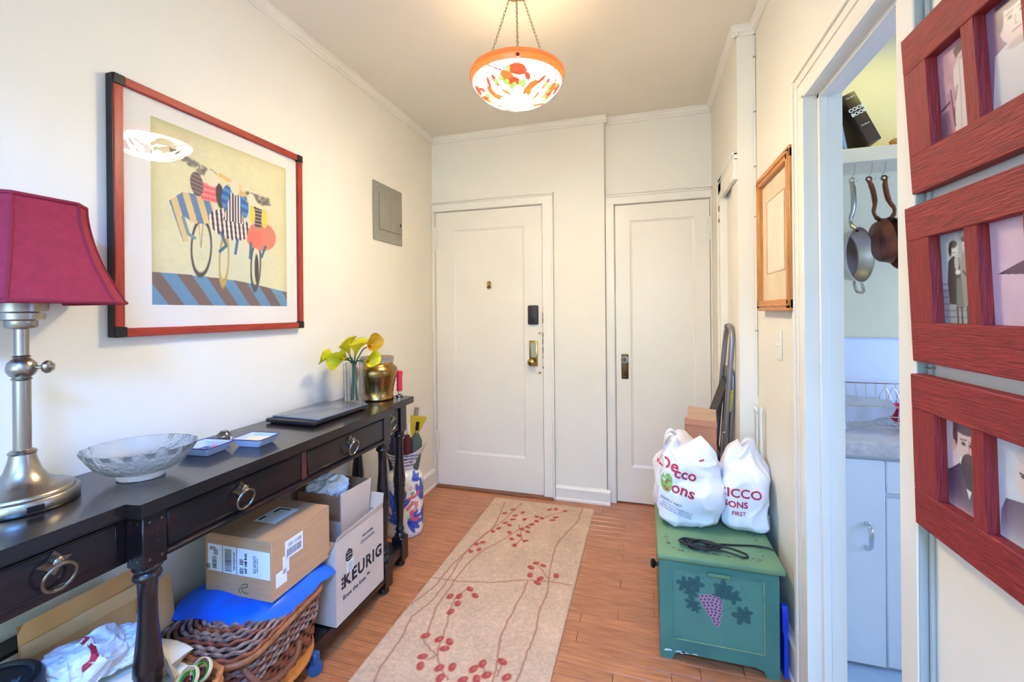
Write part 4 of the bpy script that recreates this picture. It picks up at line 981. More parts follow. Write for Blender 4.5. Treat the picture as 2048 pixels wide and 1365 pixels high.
# ------------------------------------------------------------ umbrella jug
JX, JY = -1.375, 2.325
t = thing('ceramic_jug', 'large white ceramic jug painted with blue scrolls, used as an umbrella stand', 'jug', (JX, JY, 0))
cv = Cv(.72, .52, .002, (232, 226, 214))
BL1, BL2, BL3 = (24, 44, 140), (58, 104, 190), (40, 60, 170); RD = (214, 84, 98)
def leafs(c, x, y, a, s, n=5):
    for k in range(n):
        aa = a+(k-(n-1)/2)*.42; d = s*(1-.10*abs(k-(n-1)/2))
        c.ell(x+math.cos(aa)*d*.55, y+math.sin(aa)*d*.55, d*.55, d*.16, BL1 if k % 2 else BL3, rot=aa, e=.003); c.ell(x+math.cos(aa)*d*.6, y+math.sin(aa)*d*.6, d*.38, d*.06, BL2, rot=aa, e=.004)
for x0 in (0, .36):
    def X(v): return (v+x0) % .72
    leafs(cv, X(.035), .16, 1.55, .13, 5); leafs(cv, X(.05), .09, 2.3, .09, 4); leafs(cv, X(.20), .20, 1.15, .13, 5); leafs(cv, X(.20), .14, -.5, .11, 5); leafs(cv, X(.10), .10, -.2, .10, 5); leafs(cv, X(.13), .33, .3, .07, 3)
    cv.line([(X(.10), .17), (X(.13), .20), (X(.16), .19), (X(.15), .155), (X(.12), .15), (X(.13), .11), (X(.165), .10)], .020, RD); cv.line([(X(.11), .23), (X(.15), .235), (X(.175), .255)], .018, RD)
    cv.line([(X(.10), .17), (X(.13), .20), (X(.16), .19), (X(.15), .155), (X(.12), .15)], .004, (240, 170, 170)); cv.ell(X(.13), .255, .014, .010, (120, 150, 120)); cv.ell(X(.11), .12, .012, .012, (120, 150, 120), ring=.004)
    for q in (.12, .15): cv.ell(X(q), .285, .008, .008, (170, 70, 50), ring=.004)
for z in (.012, .022): cv.line([(0, z), (.72, z)], .003, BL1)
cv.line([(0, .385), (.72, .385)], .006, BL1)
for z in (.405, .425, .445, .465): cv.line([(x, z+.005*math.sin(x*30)) for x in np.linspace(0, .72, 30)], .008, BL1 if z != .425 else (90, 70, 130))
prof = [(.001, 0), (.104, 0), (.110, .006), (.112, .02), (.112, .30), (.108, .33), (.096, .352), (.080, .368), (.074, .380), (.074, .392), (.080, .415), (.090, .445), (.100, .475), (.096, .475), (.086, .445), (.070, .40), (.090, .34), (.10, .2), (.001, .02)]
pp = []
for i in range(len(prof)-1):
    n = max(1, int(math.dist(prof[i], prof[i+1])/.006)); pp += [tuple(prof[i][k]*(1-j/n)+prof[i+1][k]*j/n for k in (0, 1)) for j in range(n)]
pp.append(prof[-1])
def spout(a, z, r): return 1+(.42*max(0, math.cos(a+.0))**6*min(1, max(0, (z-.40)/.07)) if z > .40 else 0)
b = B().lathe(pp, seg=180, fn=spout)
for v in b.bm.verts:
    if v.co.z > .42: v.co.z += .02*max(0, v.co.x/.1)**3
b.xf(Matrix.Rotation(.15, 4, 'Z'))
o = put('jug_body', b, colmat('majolica_glaze', .12, coat=.6), t, smooth=60, world=False)
paint_verts(o, lambda p: cv.at(((math.atan2(p.y, p.x)/(2*PI)+.78) % 1)*.72, p.z) if math.hypot(p.x, p.y) > .073 and p.z < .485 else np.array(lin((222, 214, 200))))
def umb(label, foot, top, r, m, hm, crook=False, tri=None):
    foot = Vector(foot); top = Vector(top); t = thing('umbrella', label, 'umbrella', foot, 0, 'umbrellas in the jug'); d = top-foot
    def P(u): return foot+d*u
    n = 12; d2 = d.normalized(); M = FR(foot, d2.orthogonal(), d2.cross(d2.orthogonal()))
    b = B().lathe([(.004, 0), (r*.35, .06), (r*.7, d.length*.45), (r, d.length*.78), (r*.85, d.length*.90), (r*.3, d.length*.97)], M=M, seg=36, fn=lambda a, z, q: 1+.16*abs(math.sin(a*4+z*6)))
    put('canopy', b, m, t); put('shaft', B().tube([foot, top+d2*.02], .004, 8), STEEL, t)
    if crook: put('handle', B().tube(spl([top, top+d2*.05, top+d2*.085+Vector((.012, -.012, 0)), top+d2*.06+Vector((.03, -.03, 0))], 5), .008, 8), hm, t)
    else: put('handle', B().tube([top, top+d2*.05], .010, 10), hm, t)
umb('navy purple folded umbrella at the left of the jug mouth', (JX-.02, JY-.01, .03), (JX-.045, JY-.03, .60), .045, mat('navy_purple_cloth', (44, 36, 84), .6, var=.2), BLACK)
umb('maroon folded umbrella in the middle of the jug mouth', (JX+.02, JY-.01, .03), (JX+.045, JY-.035, .60), .030, mat('maroon_cloth', (96, 32, 44), .6, var=.2), LABELP)
umb('grey green folded umbrella at the right of the jug mouth', (JX+.01, JY+.01, .03), (JX+.082, JY+.012, .60), .036, mat('grey_green_cloth', (88, 100, 92), .6, var=.15), BLACK)
t = thing('yellow_umbrella', 'yellow umbrella with loose flared cloth rising highest from the jug', 'umbrella', (JX, JY, .03))
b = B(); YC = mat('yellow_cloth', (214, 184, 30), .55, var=.1)
b.prism([(JX+.060, JY+.02, .42), (JX+.068, JY+.02, .42), (JX+.082, JY+.03, .58), (JX+.125, JY+.05, .665), (JX+.125, JY+.05, .675), (JX+.045, JY+.0, .69), (JX+.045, JY+.0, .60)], (.006, -.008, 0))
put('canopy', b, YC, t, smooth=0); put('shaft', B().tube([(JX+.01, JY, .03), (JX+.075, JY+.02, .70)], .005, 8), STEEL, t); put('handle', B().tube([(JX+.070, JY+.02, .68), (JX+.078, JY+.02, .735)], .014, 12), PEWG, t)

# ============================================================ RUG
rug = thing('runner_rug', 'pale beige runner rug with red berry sprigs lying on the oak floor', 'rug', (-.667, 1.72, 0))
RV = [[(0.093, 2.273), (0.128, 1.968), (0.119, 1.872), (0.081, 1.675), (0.055, 1.478), (0.05, 1.337), (0.01, 1.181)], [(0.206, 2.304), (0.158, 2.026), (0.115, 1.87), (0.077, 1.642), (0.087, 1.409), (0.087, 1.235), (0.054, 1.105), (0.074, 0.986), (0.075, 0.87), (0.09, 0.79), (0.12, 0.662)], [(0.285, 1.955), (0.227, 1.814), (0.153, 1.648), (0.122, 1.457), (0.125, 1.312), (0.124, 1.204), (0.143, 1.111), (0.165, 1.029), (0.165, 1.004), (0.215, 0.97), (0.248, 0.949), (0.222, 0.92)], [(0.608, 2.345), (0.598, 2.139), (0.539, 1.901), (0.531, 1.77), (0.547, 1.577), (0.567, 1.415), (0.564, 1.279), (0.577, 1.147), (0.571, 1.027), (0.571, 0.928), (0.567, 0.738)], [(0.463, 1.484), (0.458, 1.319), (0.448, 1.153), (0.458, 1.056), (0.478, 0.986), (0.489, 0.905), (0.514, 0.775)], [(0.012, 1.381), (0.171, 1.398), (0.313, 1.433), (0.448, 1.486), (0.561, 1.508), (0.663, 1.511)], [(0.213, 1.354), (0.183, 1.284), (0.184, 1.231), (0.206, 1.139), (0.229, 1.047), (0.243, 0.971), (0.269, 0.926), (0.298, 0.891), (0.341, 0.862)], [(0.502, 2.259), (0.391, 2.132), (0.285, 1.955)], [(0.558, 1.523), (0.468, 1.635)], [(0.269, 2.008), (0.334, 1.844), (0.355, 1.833)], [(0.329, 1.86), (0.311, 1.771)], [(0.495, 0.921), (0.499, 0.977), (0.485, 1.002)], [(0.462, 0.918), (0.427, 0.949), (0.4, 0.928)]]
RB = [(0.14, 2.126), (0.174, 2.191), (0.249, 2.167), (0.214, 2.114), (0.213, 2.062), (0.283, 2.081), (0.347, 2.136), (0.384, 2.124), (0.361, 2.077), (0.404, 2.254), (0.443, 2.272), (0.505, 2.26), (0.463, 2.158), (0.452, 2.118), (0.344, 2.029), (0.328, 1.991), (0.302, 1.959), (0.34, 1.939), (0.214, 1.986), (0.181, 2.007), (0.165, 1.931), (0.144, 1.888), (0.24, 1.902), (0.303, 1.884), (0.274, 1.835), (0.354, 1.836), (0.309, 1.775), (0.099, 1.652), (0.136, 1.682), (0.13, 1.756), (0.104, 1.729), (0.464, 1.641), (0.503, 1.629), (0.448, 1.596), (0.46, 1.533), (0.514, 1.52), (0.508, 1.483), (0.584, 1.562), (0.218, 1.352), (0.259, 1.314), (0.191, 1.289), (0.152, 1.278), (0.205, 1.242), (0.197, 1.184), (0.16, 1.028), (0.221, 1.026), (0.266, 1.025), (0.262, 0.988), (0.201, 0.93), (0.214, 0.888), (0.284, 0.899), (0.328, 0.916), (0.428, 0.961), (0.405, 0.929), (0.495, 0.99), (0.46, 0.918), (0.307, 0.86), (0.387, 0.875), (0.432, 0.891), (0.531, 0.928)]
RW, RL = .681, 2.345
cv = Cv(RW, RL, .0038, (228, 190, 156)); cv.noise(.09, .16, 1); cv.noise(.02, .10, 2); cv.noise(.0076, .26, 4)
VC = (186, 118, 96); BC = (196, 74, 66)
for k, v in enumerate(RV):
    rr_ = random.Random(k); pts = spl([(x, y, 0) for x, y in v], 6); cv.line([(p.x+rr_.uniform(-.0035, .0035), p.y+rr_.uniform(-.003, .003)) for p in pts], .007, VC, .85, .004)
rr_ = random.Random(4)
for x, y in RB:
    s = .016 if y > 1.6 else .018
    cv.ell(x, y, s*.8, s*1.15, BC, .95, rr_.uniform(-1.2, 1.2), .005); cv.ell(x+.003, y+.004, s*.3, s*.4, (226, 130, 110), .6, 0, .005)
PILE = colmat('rug_pile', .95, bump=1.0, bscale=520, spec=.1)
def hrug(X, Y):
    n = np.random.default_rng(5).random(X.shape)*.0010
    edge = np.minimum(np.minimum(X, RW-X), np.minimum(Y, RL-Y)); return .0085*np.clip(edge/.006, 0.15, 1)**.5+n
RM = Matrix.Translation((-1.008, .55, .0008)) @ Matrix.Rotation(-.004, 4, 'Z')
cv.mesh('pile', RM, PILE, rug, hfn=hrug)
put('backing', B().box(.001, RW-.001, .001, RL-.001, 0, .001).xf(RM), mat('tan_rug_backing', (170, 130, 96), .9), rug)

# ============================================================ CHEST
CX0, CX1, CY0, CY1 = .050, .446, 1.735, 2.24
t = ch = thing('painted_chest', 'green painted wooden chest with grapes stencilled on its front panel', 'chest', ((CX0+CX1)/2, 1.98, 0))
b = B(); th = .018; fy = CY0
# front frame round a sunk panel, bracket feet cut out below
for (xa, xb, za, zb) in ((CX0, CX0+.046, .045, .378), (CX1-.046, CX1, .045, .378), (CX0+.046, CX1-.046, .045, .078), (CX0+.046, CX1-.046, .338, .378)):
    b.box(xa, xb, fy, fy+th, za, zb)
put('front_frame', b, TEAL, t)
def bracket(x0, x1, ya, yb):
    w = x1-x0; P = [(x0, ya, .045), (x1, ya, .045), (x1, ya, 0), (x1-.040, ya, 0), (x1-.050, ya, .022), (x1-.075, ya, .030), (x0+.075, ya, .030), (x0+.050, ya, .022), (x0+.040, ya, 0), (x0, ya, 0)]
    return B().prism(P, (0, yb-ya, 0))
put('plinth', bracket(CX0, CX1, fy, fy+th), TEAL, t, smooth=0)
put('side_panel', B().box(CX0, CX0+th, fy+th, CY1, .03, .378).box(CX0, CX0+th, fy+th, fy+.07, 0, .03).box(CX0, CX0+th, CY1-.06, CY1, 0, .03), TEAL, t)
put('side_panel', B().box(CX1-th, CX1, fy+th, CY1, .0, .378), TEAL, t)
put('back_panel', B().box(CX0+th, CX1-th, CY1-th, CY1, .03, .378), TEAL, t)
pw_, ph_ = CX1-CX0-.092, .260
cv = Cv(pw_, ph_, .0012, (78, 130, 112)); cv.noise(.05, .12, 3); cv.noise(.008, .08, 4)
LC = (30, 80, 80); GC = (112, 74, 104)
def gleaf(x, y, s, a):
    for k in range(5):
        aa = a+k*2*PI/5; cv.ell(x+math.cos(aa)*s*.5, y+math.sin(aa)*s*.5, s*.52, s*.30, LC, .9, aa, .002)
for x, y, s, a in ((.040, .205, .030, .4), (.078, .212, .032, 1.2), (.064, .178, .026, 2), (.172, .210, .034, .3), (.205, .186, .028, 1), (.160, .186, .026, 2.2), (.232, .122, .034, .6), (.245, .135, .024, 1.5), (.066, .138, .026, .2), (.078, .124, .020, 1.4)): gleaf(x, y, s, a)
g = [(k*.0148, 0) for k in range(6)]
yy = .176; 
for r, nn in enumerate((5, 6, 5, 5, 4, 4, 3, 2, 2, 1)):
    for k in range(nn):
        x = .128+.0135*(k-(nn-1)/2)+.0025*r; cv.ell(x, yy-.0025*abs(k-(nn-1)/2), .0072, .0066, (214, 170, 180), .9, 0, .001); cv.ell(x, yy-.0025*abs(k-(nn-1)/2), .0058, .0053, GC, 1, 0, .001)
    yy -= .0112
for P in ([(.02, .235), (.05, .250), (.09, .245), (.13, .215)], [(.19, .235), (.215, .250), (.235, .225), (.225, .200), (.255, .180)], [(.16, .125), (.18, .135), (.20, .150), (.215, .148), (.213, .165)], [(.18, .115), (.195, .10), (.205, .112), (.195, .122)], [(.10, .235), (.12, .245), (.15, .225), (.17, .235)]):
    cv.line([(p.x, p.y) for p in spl([(x, y, 0) for x, y in P], 6)], .0018, (56, 108, 98), .8)
pn = put('front_panel', B().box(CX0+.044, CX1-.044, fy+.007, fy+.016, .076, .340), TEAL, t)
cv.mesh('grape_painting', FR((CX0+.046, fy+.0068, .078), (1, 0, 0), (0, 0, 1)), colmat('stencilled_paint', .45), pn)
put('worn_bead', B().box(CX0+.046, CX1-.046, fy+.001, fy+.007, .076, .080, .001).box(CX1-.049, CX1-.045, fy+.001, fy+.007, .078, .338, .001), mat('rubbed_bead', (176, 170, 116), .5, var=.3, scale=20, rgb2=(90, 140, 110)), t)
put('pull_tab', B().box(.214, .290, fy-.012, fy+.004, .333, .346, .003), TEALT, t)
LZ = .378
put('lid', B().box(CX0-.008, CX1+.016, fy-.022, CY1+.004, LZ, LZ+.019, .005, 2), TEALT, t)
b = B(); rr_ = random.Random(9)
for k in range(90):
    s = rr_.random()
    if k < 34: x, y = .085+rr_.uniform(-.010, .010), fy+.03+.40*s
    elif k < 60: x, y = .405+rr_.uniform(-.010, .010), fy+.03+.40*s
    else: x, y = .10+.30*s, fy+.03+rr_.uniform(-.008, .008)
    M = Matrix.Translation((x, y, LZ+.0192)) @ Matrix.Rotation(rr_.uniform(0, 6), 4, 'Z'); b.prism([M @ Vector(p) for p in [(-.008, 0, 0), (0, -.003, 0), (.008, 0, 0), (0, .003, 0)]], (0, 0, .0003))
lt = tag(put('stencil_border', b, mat('faded_brown_stencil', (104, 100, 84), .6), t), kind='stuff')
b = B().lathe([(.001, .0), (.008, 0), (.008, .010), (.016, .014), (.019, .022), (.014, .030), (.001, .032)], c=(CX0, 1.93, .24), M=Matrix.Rotation(-PI/2, 4, 'Y'), seg=16); put('side_knob', b, BLACK, t)
# worn white patches on the front bottom rail
b = B()
for x, w in ((.062, .03), (.10, .05), (.16, .02), (.12, .02)): b.prism([(x, fy-.0003, .030+.004*math.sin(x*90)), (x+w, fy-.0003, .032), (x+w*.8, fy-.0003, .037), (x+w*.2, fy-.0003, .036)], (0, .0003, 0))
tag(put('chipped_paint', b, mat('bare_chipped_white', (214, 222, 214), .6), t), kind='stuff')
CT = LZ+.0195
# dustpan squeezed between chest and wall
t = thing('dustpan', 'blue plastic dustpan standing between the green chest and the right wall', 'dustpan', (.468, 1.78, 0))
put('pan', B().prism([(.462, 1.745, .004), (.462, 1.93, .004), (.462, 1.93, .10), (.462, 1.79, .165), (.462, 1.752, .165), (.462, 1.745, .14)], (.012, 0, 0)), NAVYPL, t)
put('handle', B().prism([(.460, 1.752, .160), (.460, 1.785, .160), (.458, 1.79, .235), (.458, 1.775, .252), (.458, 1.757, .252), (.458, 1.748, .235)], (.018, 0, 0)), NAVYPL, t)

# grocery bags on the chest
def bag(label, c, sx, sy, h, seed, rz, tilt, kn):
    t = thing('grocery_bag', label, 'shopping bag', c, rz)
    M = Matrix.Translation(c) @ Matrix.Rotation(rz, 4, 'Z')
    n = 96; m_ = 60; rings = []
    for i in range(m_):
        u = i/(m_-1); row = []
        if u < .10: s = .62+.38*(u/.10)**.5
        elif u < .62: s = 1+.07*math.sin((u-.10)/.52*PI)
        else: s = 1-.55*((u-.62)/.38)**1.5
        for j in range(n):
            a = 2*PI*j/n; ca, sa = math.cos(a), math.sin(a); e = .62
            x = sx*s*math.copysign(abs(ca)**e, ca); y = sy*s*math.copysign(abs(sa)**e, sa)
            z = h*u
            q = Vector((x*9, y*9, z*9)); nn = nvec(q+Vector((seed, 0, 0))); ww = noise.noise(Vector((a*1.6, z*16+x*10, seed)))
            fold = abs(noise.noise(Vector((x*16+seed, z*9, y*16))))**.7
            k = .020+.02*u
            x += nn.x*k-ca*fold*.018; y += nn.y*k-sa*fold*.018; z += nn.z*.014*min(1, u*5)+ (.022*math.sin(a*3+seed)*max(0, (u-.6)/.4)) - tilt*x*u
            row.append(Vector((x, y, max(z, 0))))
        rings.append(row)
    b = B().loft(rings); b.xf(M); 
    tree = BVHTree.FromBMesh(b.bm); o = put('bag_body', b, WHTB, t, smooth=60)
    for (hx, hy, hs, hr) in kn:
        P = [Vector(p) for p in spl([(hx-.030, hy, h*.86), (hx-.028, hy-.004, h*.98), (hx-.010, hy-.008, h*1.06), (hx+.012, hy-.006, h*1.05), (hx+.028, hy, h*.97), (hx+.030, hy, h*.85)], 6)]
        b2 = B(); R = []
        N = [Vector((0, 1, 0))]*len(P); b2.ribbon([M @ Matrix.Rotation(hr, 4, 'Z') @ p for p in P], [M.to_3x3() @ Matrix.Rotation(hr, 3, 'Z') @ Vector((0, 0, 1))]*len(P), .020*hs, .003, wdir=tuple(M.to_3x3() @ Vector((0, 1, .2)).normalized()))
        put('handle', b2, WHTB, t)
    return t, tree
def wrap(name, body, size, x, z, tree, par, m, y0=1.3, dirv=(0, 1, 0), rotz=0, tiltv=0, **k):
    b = text_bm(body, size, **k); bmesh.ops.triangulate(b.bm, faces=b.bm.faces)
    ed = [e for e in b.bm.edges if e.calc_length() > size*.25]; bmesh.ops.subdivide_edges(b.bm, edges=ed, cuts=2)
    b.xf(FR((x, y0, z), (math.cos(rotz), math.sin(rotz), tiltv), (0, 0, 1)))
    d = Vector(dirv).normalized(); kill = []
    for v in b.bm.verts:
        h = tree.ray_cast(v.co, d)
        if h[0] is None: kill.append(v)
        else: v.co = h[0]-d*.0016+d*.0
    bmesh.ops.delete(b.bm, geom=kill, context='VERTS')
    put(name, b, m, par, smooth=0)
g1, tr1 = bag('full white grocery bag at left on the green chest, with a green leaf print', (.175, 2.035, CT), .135, .125, .352, 3, .05, .05, [(-.06, .03, 1, 0), (-.085, -.01, .8, .4)])
DV = (-.02, 1, -.12)
wrap('lettering', 'De', .066, .106, .735, tr1, g1, REDINK, dirv=DV, bold=.0014, tiltv=-.25)
wrap('lettering', 'cco', .060, .170, .700, tr1, g1, REDINK, dirv=DV, bold=.0014, tiltv=-.12)
wrap('lettering', 'Sons', .062, .146, .640, tr1, g1, REDINK, dirv=DV, bold=.0014, tiltv=-.25)
wrap('lettering', 'FAMILY FIRST', .014, .115, .585, tr1, g1, INK, dirv=DV, tiltv=-.35)
wrap('lettering', 'thank you for shopping with us\nplease reuse or recycle this bag\nwarning keep away from children', .0095, .135, .552, tr1, g1, INKG, dirv=DV, tiltv=-.38)
wrap('lettering', 'o', .12, .098, .672, tr1, g1, GRNINK, dirv=DV, bold=.012, wide=.55)
wrap('lettering', '-', .09, .235, .765, tr1, g1, REDINK, dirv=DV, tiltv=.25, bold=-.001)
g2, tr2 = bag('white grocery bag at right on the green chest against the wall', (.398, 2.045, CT), .093, .110, .335, 11, -.12, -.02, [(.02, .02, 1, .1)])
wrap('lettering', 'CICCO', .050, .372, .640, tr2, g2, REDINK, dirv=DV, bold=.001)
wrap('lettering', 'SONS', .034, .360, .595, tr2, g2, REDINK, dirv=DV, bold=.001)
wrap('lettering', 'FIRST', .022, .370, .560, tr2, g2, REDINK, dirv=DV, bold=.0004)
wrap('lettering', 'l', .07, .320, .735, tr2, g2, REDINK, dirv=DV, bold=.004)
# black cable heaped on the chest
rr_ = random.Random(12); P = []
for k in range(46):
    a = k*.95; r = .052+.014*math.sin(k*1.7); P.append((.190+.055*math.cos(a)*(1+.2*math.sin(k))+.02*math.sin(k*.7), 1.800+r*.52*math.sin(a), CT+.0035+.0007*k*(1 if k < 30 else .6)*.5+.004*abs(math.sin(k*2.3))))
P += [(.28, 1.775, CT+.010), (.34, 1.76, CT+.005), (.355, 1.785, CT+.004), (.31, 1.815, CT+.004), (.26, 1.83, CT+.005), (.32, 1.845, CT+.004), (.40, 1.86, CT+.004), (.452, 1.85, CT+.004), (.466, 1.84, CT-.012), (.472, 1.835, CT-.10)]
tag(put('power_cable', B().tube(spl(P, 6), .0034, 8), BLKRUB), 'black power cable coiled on the chest in front of the grocery bags', 'cable')
# narrow open carton behind the bags
t = thing('small_carton', 'small opened brown carton standing upright behind the left grocery bag', 'carton', (.25, 2.195, CT))
b = B(); x0, x1, y0, y1 = .183, .312, 2.168, 2.236
put('box_wall', B().box(x0, x1, y0, y1, CT, .790, .002), mat('reddish_cardboard', (190, 130, 100), .8, var=.05), t)
put('flap', B().prism([(x0+.004, y0, .792), (x1, y0, .782), (x1, y0+.012, .843), (x0+.012, y0+.012, .855)], (0, .003, 0)), CARD, t)
put('flap', B().prism([(x0-.004, y0-.004, .775), (x1+.002, y0-.006, .765), (x1+.002, y0-.003, .790), (x0-.004, y0-.002, .800)], (0, .003, 0)), mat('reddish_cardboard', (190, 130, 100), .8), t)

# step ladder folded, leaning on the set-back wall
t = thing('step_ladder', 'folded grey step ladder leaning in the corner beside the closet door', 'step ladder', (.38, 2.5, 0))
def LQ(s, y, off=0): return Vector((.330+.080*s/1.2+off, y, s))
yA, yB = 2.62, 2.34
rail = spl([LQ(.012, yA+.02), LQ(.55, yA-.04), LQ(1.02, yA-.09), LQ(1.15, yA-.115), LQ(1.21, yA-.155), LQ(1.215, yB+.06), LQ(1.19, yB+.01), LQ(1.08, yB-.01), LQ(.55, yB+.03), LQ(.012, yB+.08)], 8)
put('front_frame', B().tube(rail, .0125, 12), ALU, t)
rail2 = spl([LQ(.012, yA-.01, .034), LQ(.90, yA-.10, .022), LQ(.99, yA-.13, .018), LQ(1.0, yB+.06, .018), LQ(.93, yB+.02, .022), LQ(.55, yB+.045, .030), LQ(.012, yB+.09, .036)], 8)
put('rear_frame', B().tube(rail2, .0115, 12), ALU, t)
put('grip', B().tube([LQ(1.2125, 2.475), LQ(1.2145, 2.42)], .0155, 12), mat('brown_grip', (120, 104, 92), .6), t)
b = B().prism([LQ(.95, yA-.10, -.004), LQ(.72, yA-.055, -.060), LQ(.66, yB+.07, -.075), LQ(.72, yB+.05, -.060), LQ(.93, yB+.03, -.004)], (.012, 0, 0)); put('step', b, TREAD, t)
b = B().prism([LQ(.60, yA-.05, -.010), LQ(.38, yA-.01, -.055), LQ(.36, yB+.08, -.055), LQ(.58, yB+.06, -.010)], (.012, 0, 0)); put('step', b, TREAD, t)
put('sticker', B().prism([LQ(.80, yB+.028, .037), LQ(.93, yB+.012, .033), LQ(.93, yB+.030, .033), LQ(.80, yB+.046, .037)], (.0006, -.0, 0)).prism([(.385, yB+.008, .80), (.408, yB+.020, .80), (.412, yB+.006, .91), (.392, yB-.006, .91)], (0, -.0006, 0)), YEL, t)
for z in (.70, 1.06): put('rivet', B().sphere(LQ(z, yB-.006+.012*(z < .9), -.006), .006, 8, 6), CHROME, t)
# white rods against the wall
t = thing('white_rack', 'white enamel rod rack standing against the right wall behind the right bag', 'rack', (.48, 2.17, 0))
for y, z in ((2.285, .865), (2.268, .86), (2.20, .845), (2.115, .83)) if False else ((2.244, .866), (2.19, .845), (2.120, .868)):
    put('rod', B().tube([(.482, y, .002), (.482, y, z)], .0065 if y != 2.244 else .004, 10), RODW, t)
put('rail', B().tube([(.482, 2.244, .860), (.482, 2.18, .842)], .0055, 10), RODW, t); put('cap', B().tube([(.482, 2.120, .85), (.482, 2.120, .876)], .009, 12), RODW, t)
# light switch, cables down the walls
t = thing('light_switch', 'cream painted light switch plate on the right wall below the orange frame', 'light switch', (.5, 1.91, 1.16))
put('plate', B().box(.494, .4995, 1.877, 1.947, 1.105, 1.222, .002), TRIM, t); put('toggle', B().box(.486, .496, 1.908, 1.916, 1.158, 1.172, .002), TRIM, t)
b = B().tube([(.494, 2.244, .90), (.494, 2.244, 1.5), (.4945, 2.243, 2.0), (.494, 2.244, 2.54)], .0032, 8)
c = tag(put('wall_cable', b, TRIM), 'painted cable running down the wall corner by the orange frame', 'cable')
for z in (1.2, 1.72, 1.95, 2.2, 2.45): put('staple', B().box(.489, .499, 2.238, 2.2495, z, z+.003), PEWTER, c)
b = B().tube([(.4955, .976, 0.15), (.4955, .977, .8), (.4955, .976, 1.6), (.4955, .978, 2.58)], .0042, 8)
c = tag(put('wall_cable', b, GREENP), 'thin grey green cable clipped down the wall left of the red frames', 'cable')
for z in (.98, 1.19, 1.47, 1.75): put('staple', B().box(.4908, .4995, .970, .9835, z, z+.002), PEWTER, c)

# ============================================================ PICTURES
# big framed print on the left wall
t = thing('framed_print', 'large framed print of bright cyclists with red wood frame and black corners', 'picture', (-1.5, 1.28, 1.62))
y0, y1, z0, z1, xf_, w = .903, 1.650, 1.233, 2.014, -1.483, .026
for (a, b2, c, d) in ((y0, y0+w, z0, z1), (y1-w, y1, z0, z1)): 
    put('frame_stile', B().box(XL+.002, xf_, a, b2, c+.03, d-.03, .002), REDWOODV, t)
for (a, b2, c, d) in ((y0, y1, z0, z0+w), (y0, y1, z1-w, z1)):
    put('frame_rail', B().box(XL+.002, xf_, a+.03, b2-.03, c, d, .002), REDWOOD, t)
for yy in (y0, y1-.030):
    for zz in (z0, z1-.030): put('corner_block', B().box(XL+.002, xf_+.002, yy-.0005, yy+.0305, zz-.0005, zz+.0305, .002), BLACK, t)
put('side_strip', B().box(XL+.002, xf_-.003, y0-.002, y0, z0+.001, z1-.001), BLACK, t)
mt = put('mat_board', B().box(XL+.004, -1.497, y0+w, y1-w, z0+w, z1-w), MATB, t)
AW, AH = .552, .603; cv = Cv(AW, AH, .002, (222, 214, 170)); cv.noise(.10, .14, 2); cv.noise(.012, .07, 3); cv.noise(.004, .06, 9)
e = np.minimum(np.minimum(cv.X, AW-cv.X), np.minimum(cv.Y, AH-cv.Y)); cv.mix(np.exp(-e/.02), (176, 160, 92), .55)
cv.mix(np.exp(-((cv.X-.3)**2+(cv.Y-.2)**2)/.03), (206, 214, 196), .5)
hill = (cv.Y < .095+.010*np.sin(cv.X*6+1.2)-.0*cv.X-.16*np.clip(cv.X-.30, 0, 1)**1.4).astype(float)
st = ((cv.X*1.0+cv.Y*.75)/.052) % 2
cv.mix(hill*(st < 1), (96, 142, 172)); cv.mix(hill*(st >= 1), (118, 96, 88)); 
hy = .095+.010*math.sin(1.2)
def strip(mask, ang, per, c1, c2):
    ph = (cv.X*math.cos(ang)+cv.Y*math.sin(ang))/per % 1; cv.mix(mask*(ph < .5), c1); cv.mix(mask*(ph >= .5), c2)
# wheels
for (x, y, rx, ry, c_) in ((.165, .205, .036, .098, (76, 60, 58)), (.252, .170, .018, .088, (190, 160, 84)), (.392, .165, .022, .096, (80, 66, 66))): cv.ell(x, y, rx, ry, c_, 1, -.06, .003, ring=.007)
cv.ell(.396, .150, .010, .060, (70, 56, 62)); cv.line([(.163, .205), (.155, .30)], .003, (190, 160, 110)); cv.line([(.163, .205), (.172, .30)], .003, (150, 120, 90))
strip(cv.pmask([(.055, .345), (.10, .385), (.20, .395), (.225, .30), (.14, .285), (.09, .31), (.12, .22), (.10, .215)]), .3, .046, (92, 128, 166), (220, 190, 130))
strip(cv.emask(.28, .305, .088, .055, -.12), .1, .018, (66, 54, 58), (232, 222, 214))
cv.ell(.425, .285, .070, .058, (222, 132, 104), 1, .1); cv.mix(cv.emask(.425, .285, .070, .058, .1), (206, 120, 96), .5); cv.ell(.39, .27, .04, .035, (224, 112, 96), 1, .5)
strip(cv.pmask([(.16, .44), (.235, .435), (.225, .375), (.165, .375)]), 1.57, .02, (226, 92, 104), (236, 140, 130))
strip(cv.emask(.150, .425, .024, .042, .1), 1.4, .014, (92, 74, 78), (140, 116, 110)); cv.ell(.238, .405, .017, .046, (84, 68, 74), 1, .08)
strip(cv.emask(.268, .405, .024, .050, -.1), 1.4, .03, (30, 96, 176), (74, 140, 190)); strip(cv.emask(.338, .395, .022, .050, .1), 1.4, .03, (30, 96, 176), (74, 140, 190))
strip(cv.pmask([(.282, .43), (.32, .43), (.335, .32), (.25, .32)]), 0, .012, (66, 54, 58), (232, 222, 214))
strip(cv.pmask([(.385, .40), (.425, .395), (.418, .315), (.39, .315)]), 1.57, .014, (54, 46, 50), (150, 140, 130)); cv.ell(.378, .365, .013, .038, (226, 200, 84)); cv.ell(.437, .360, .015, .038, (226, 200, 84))
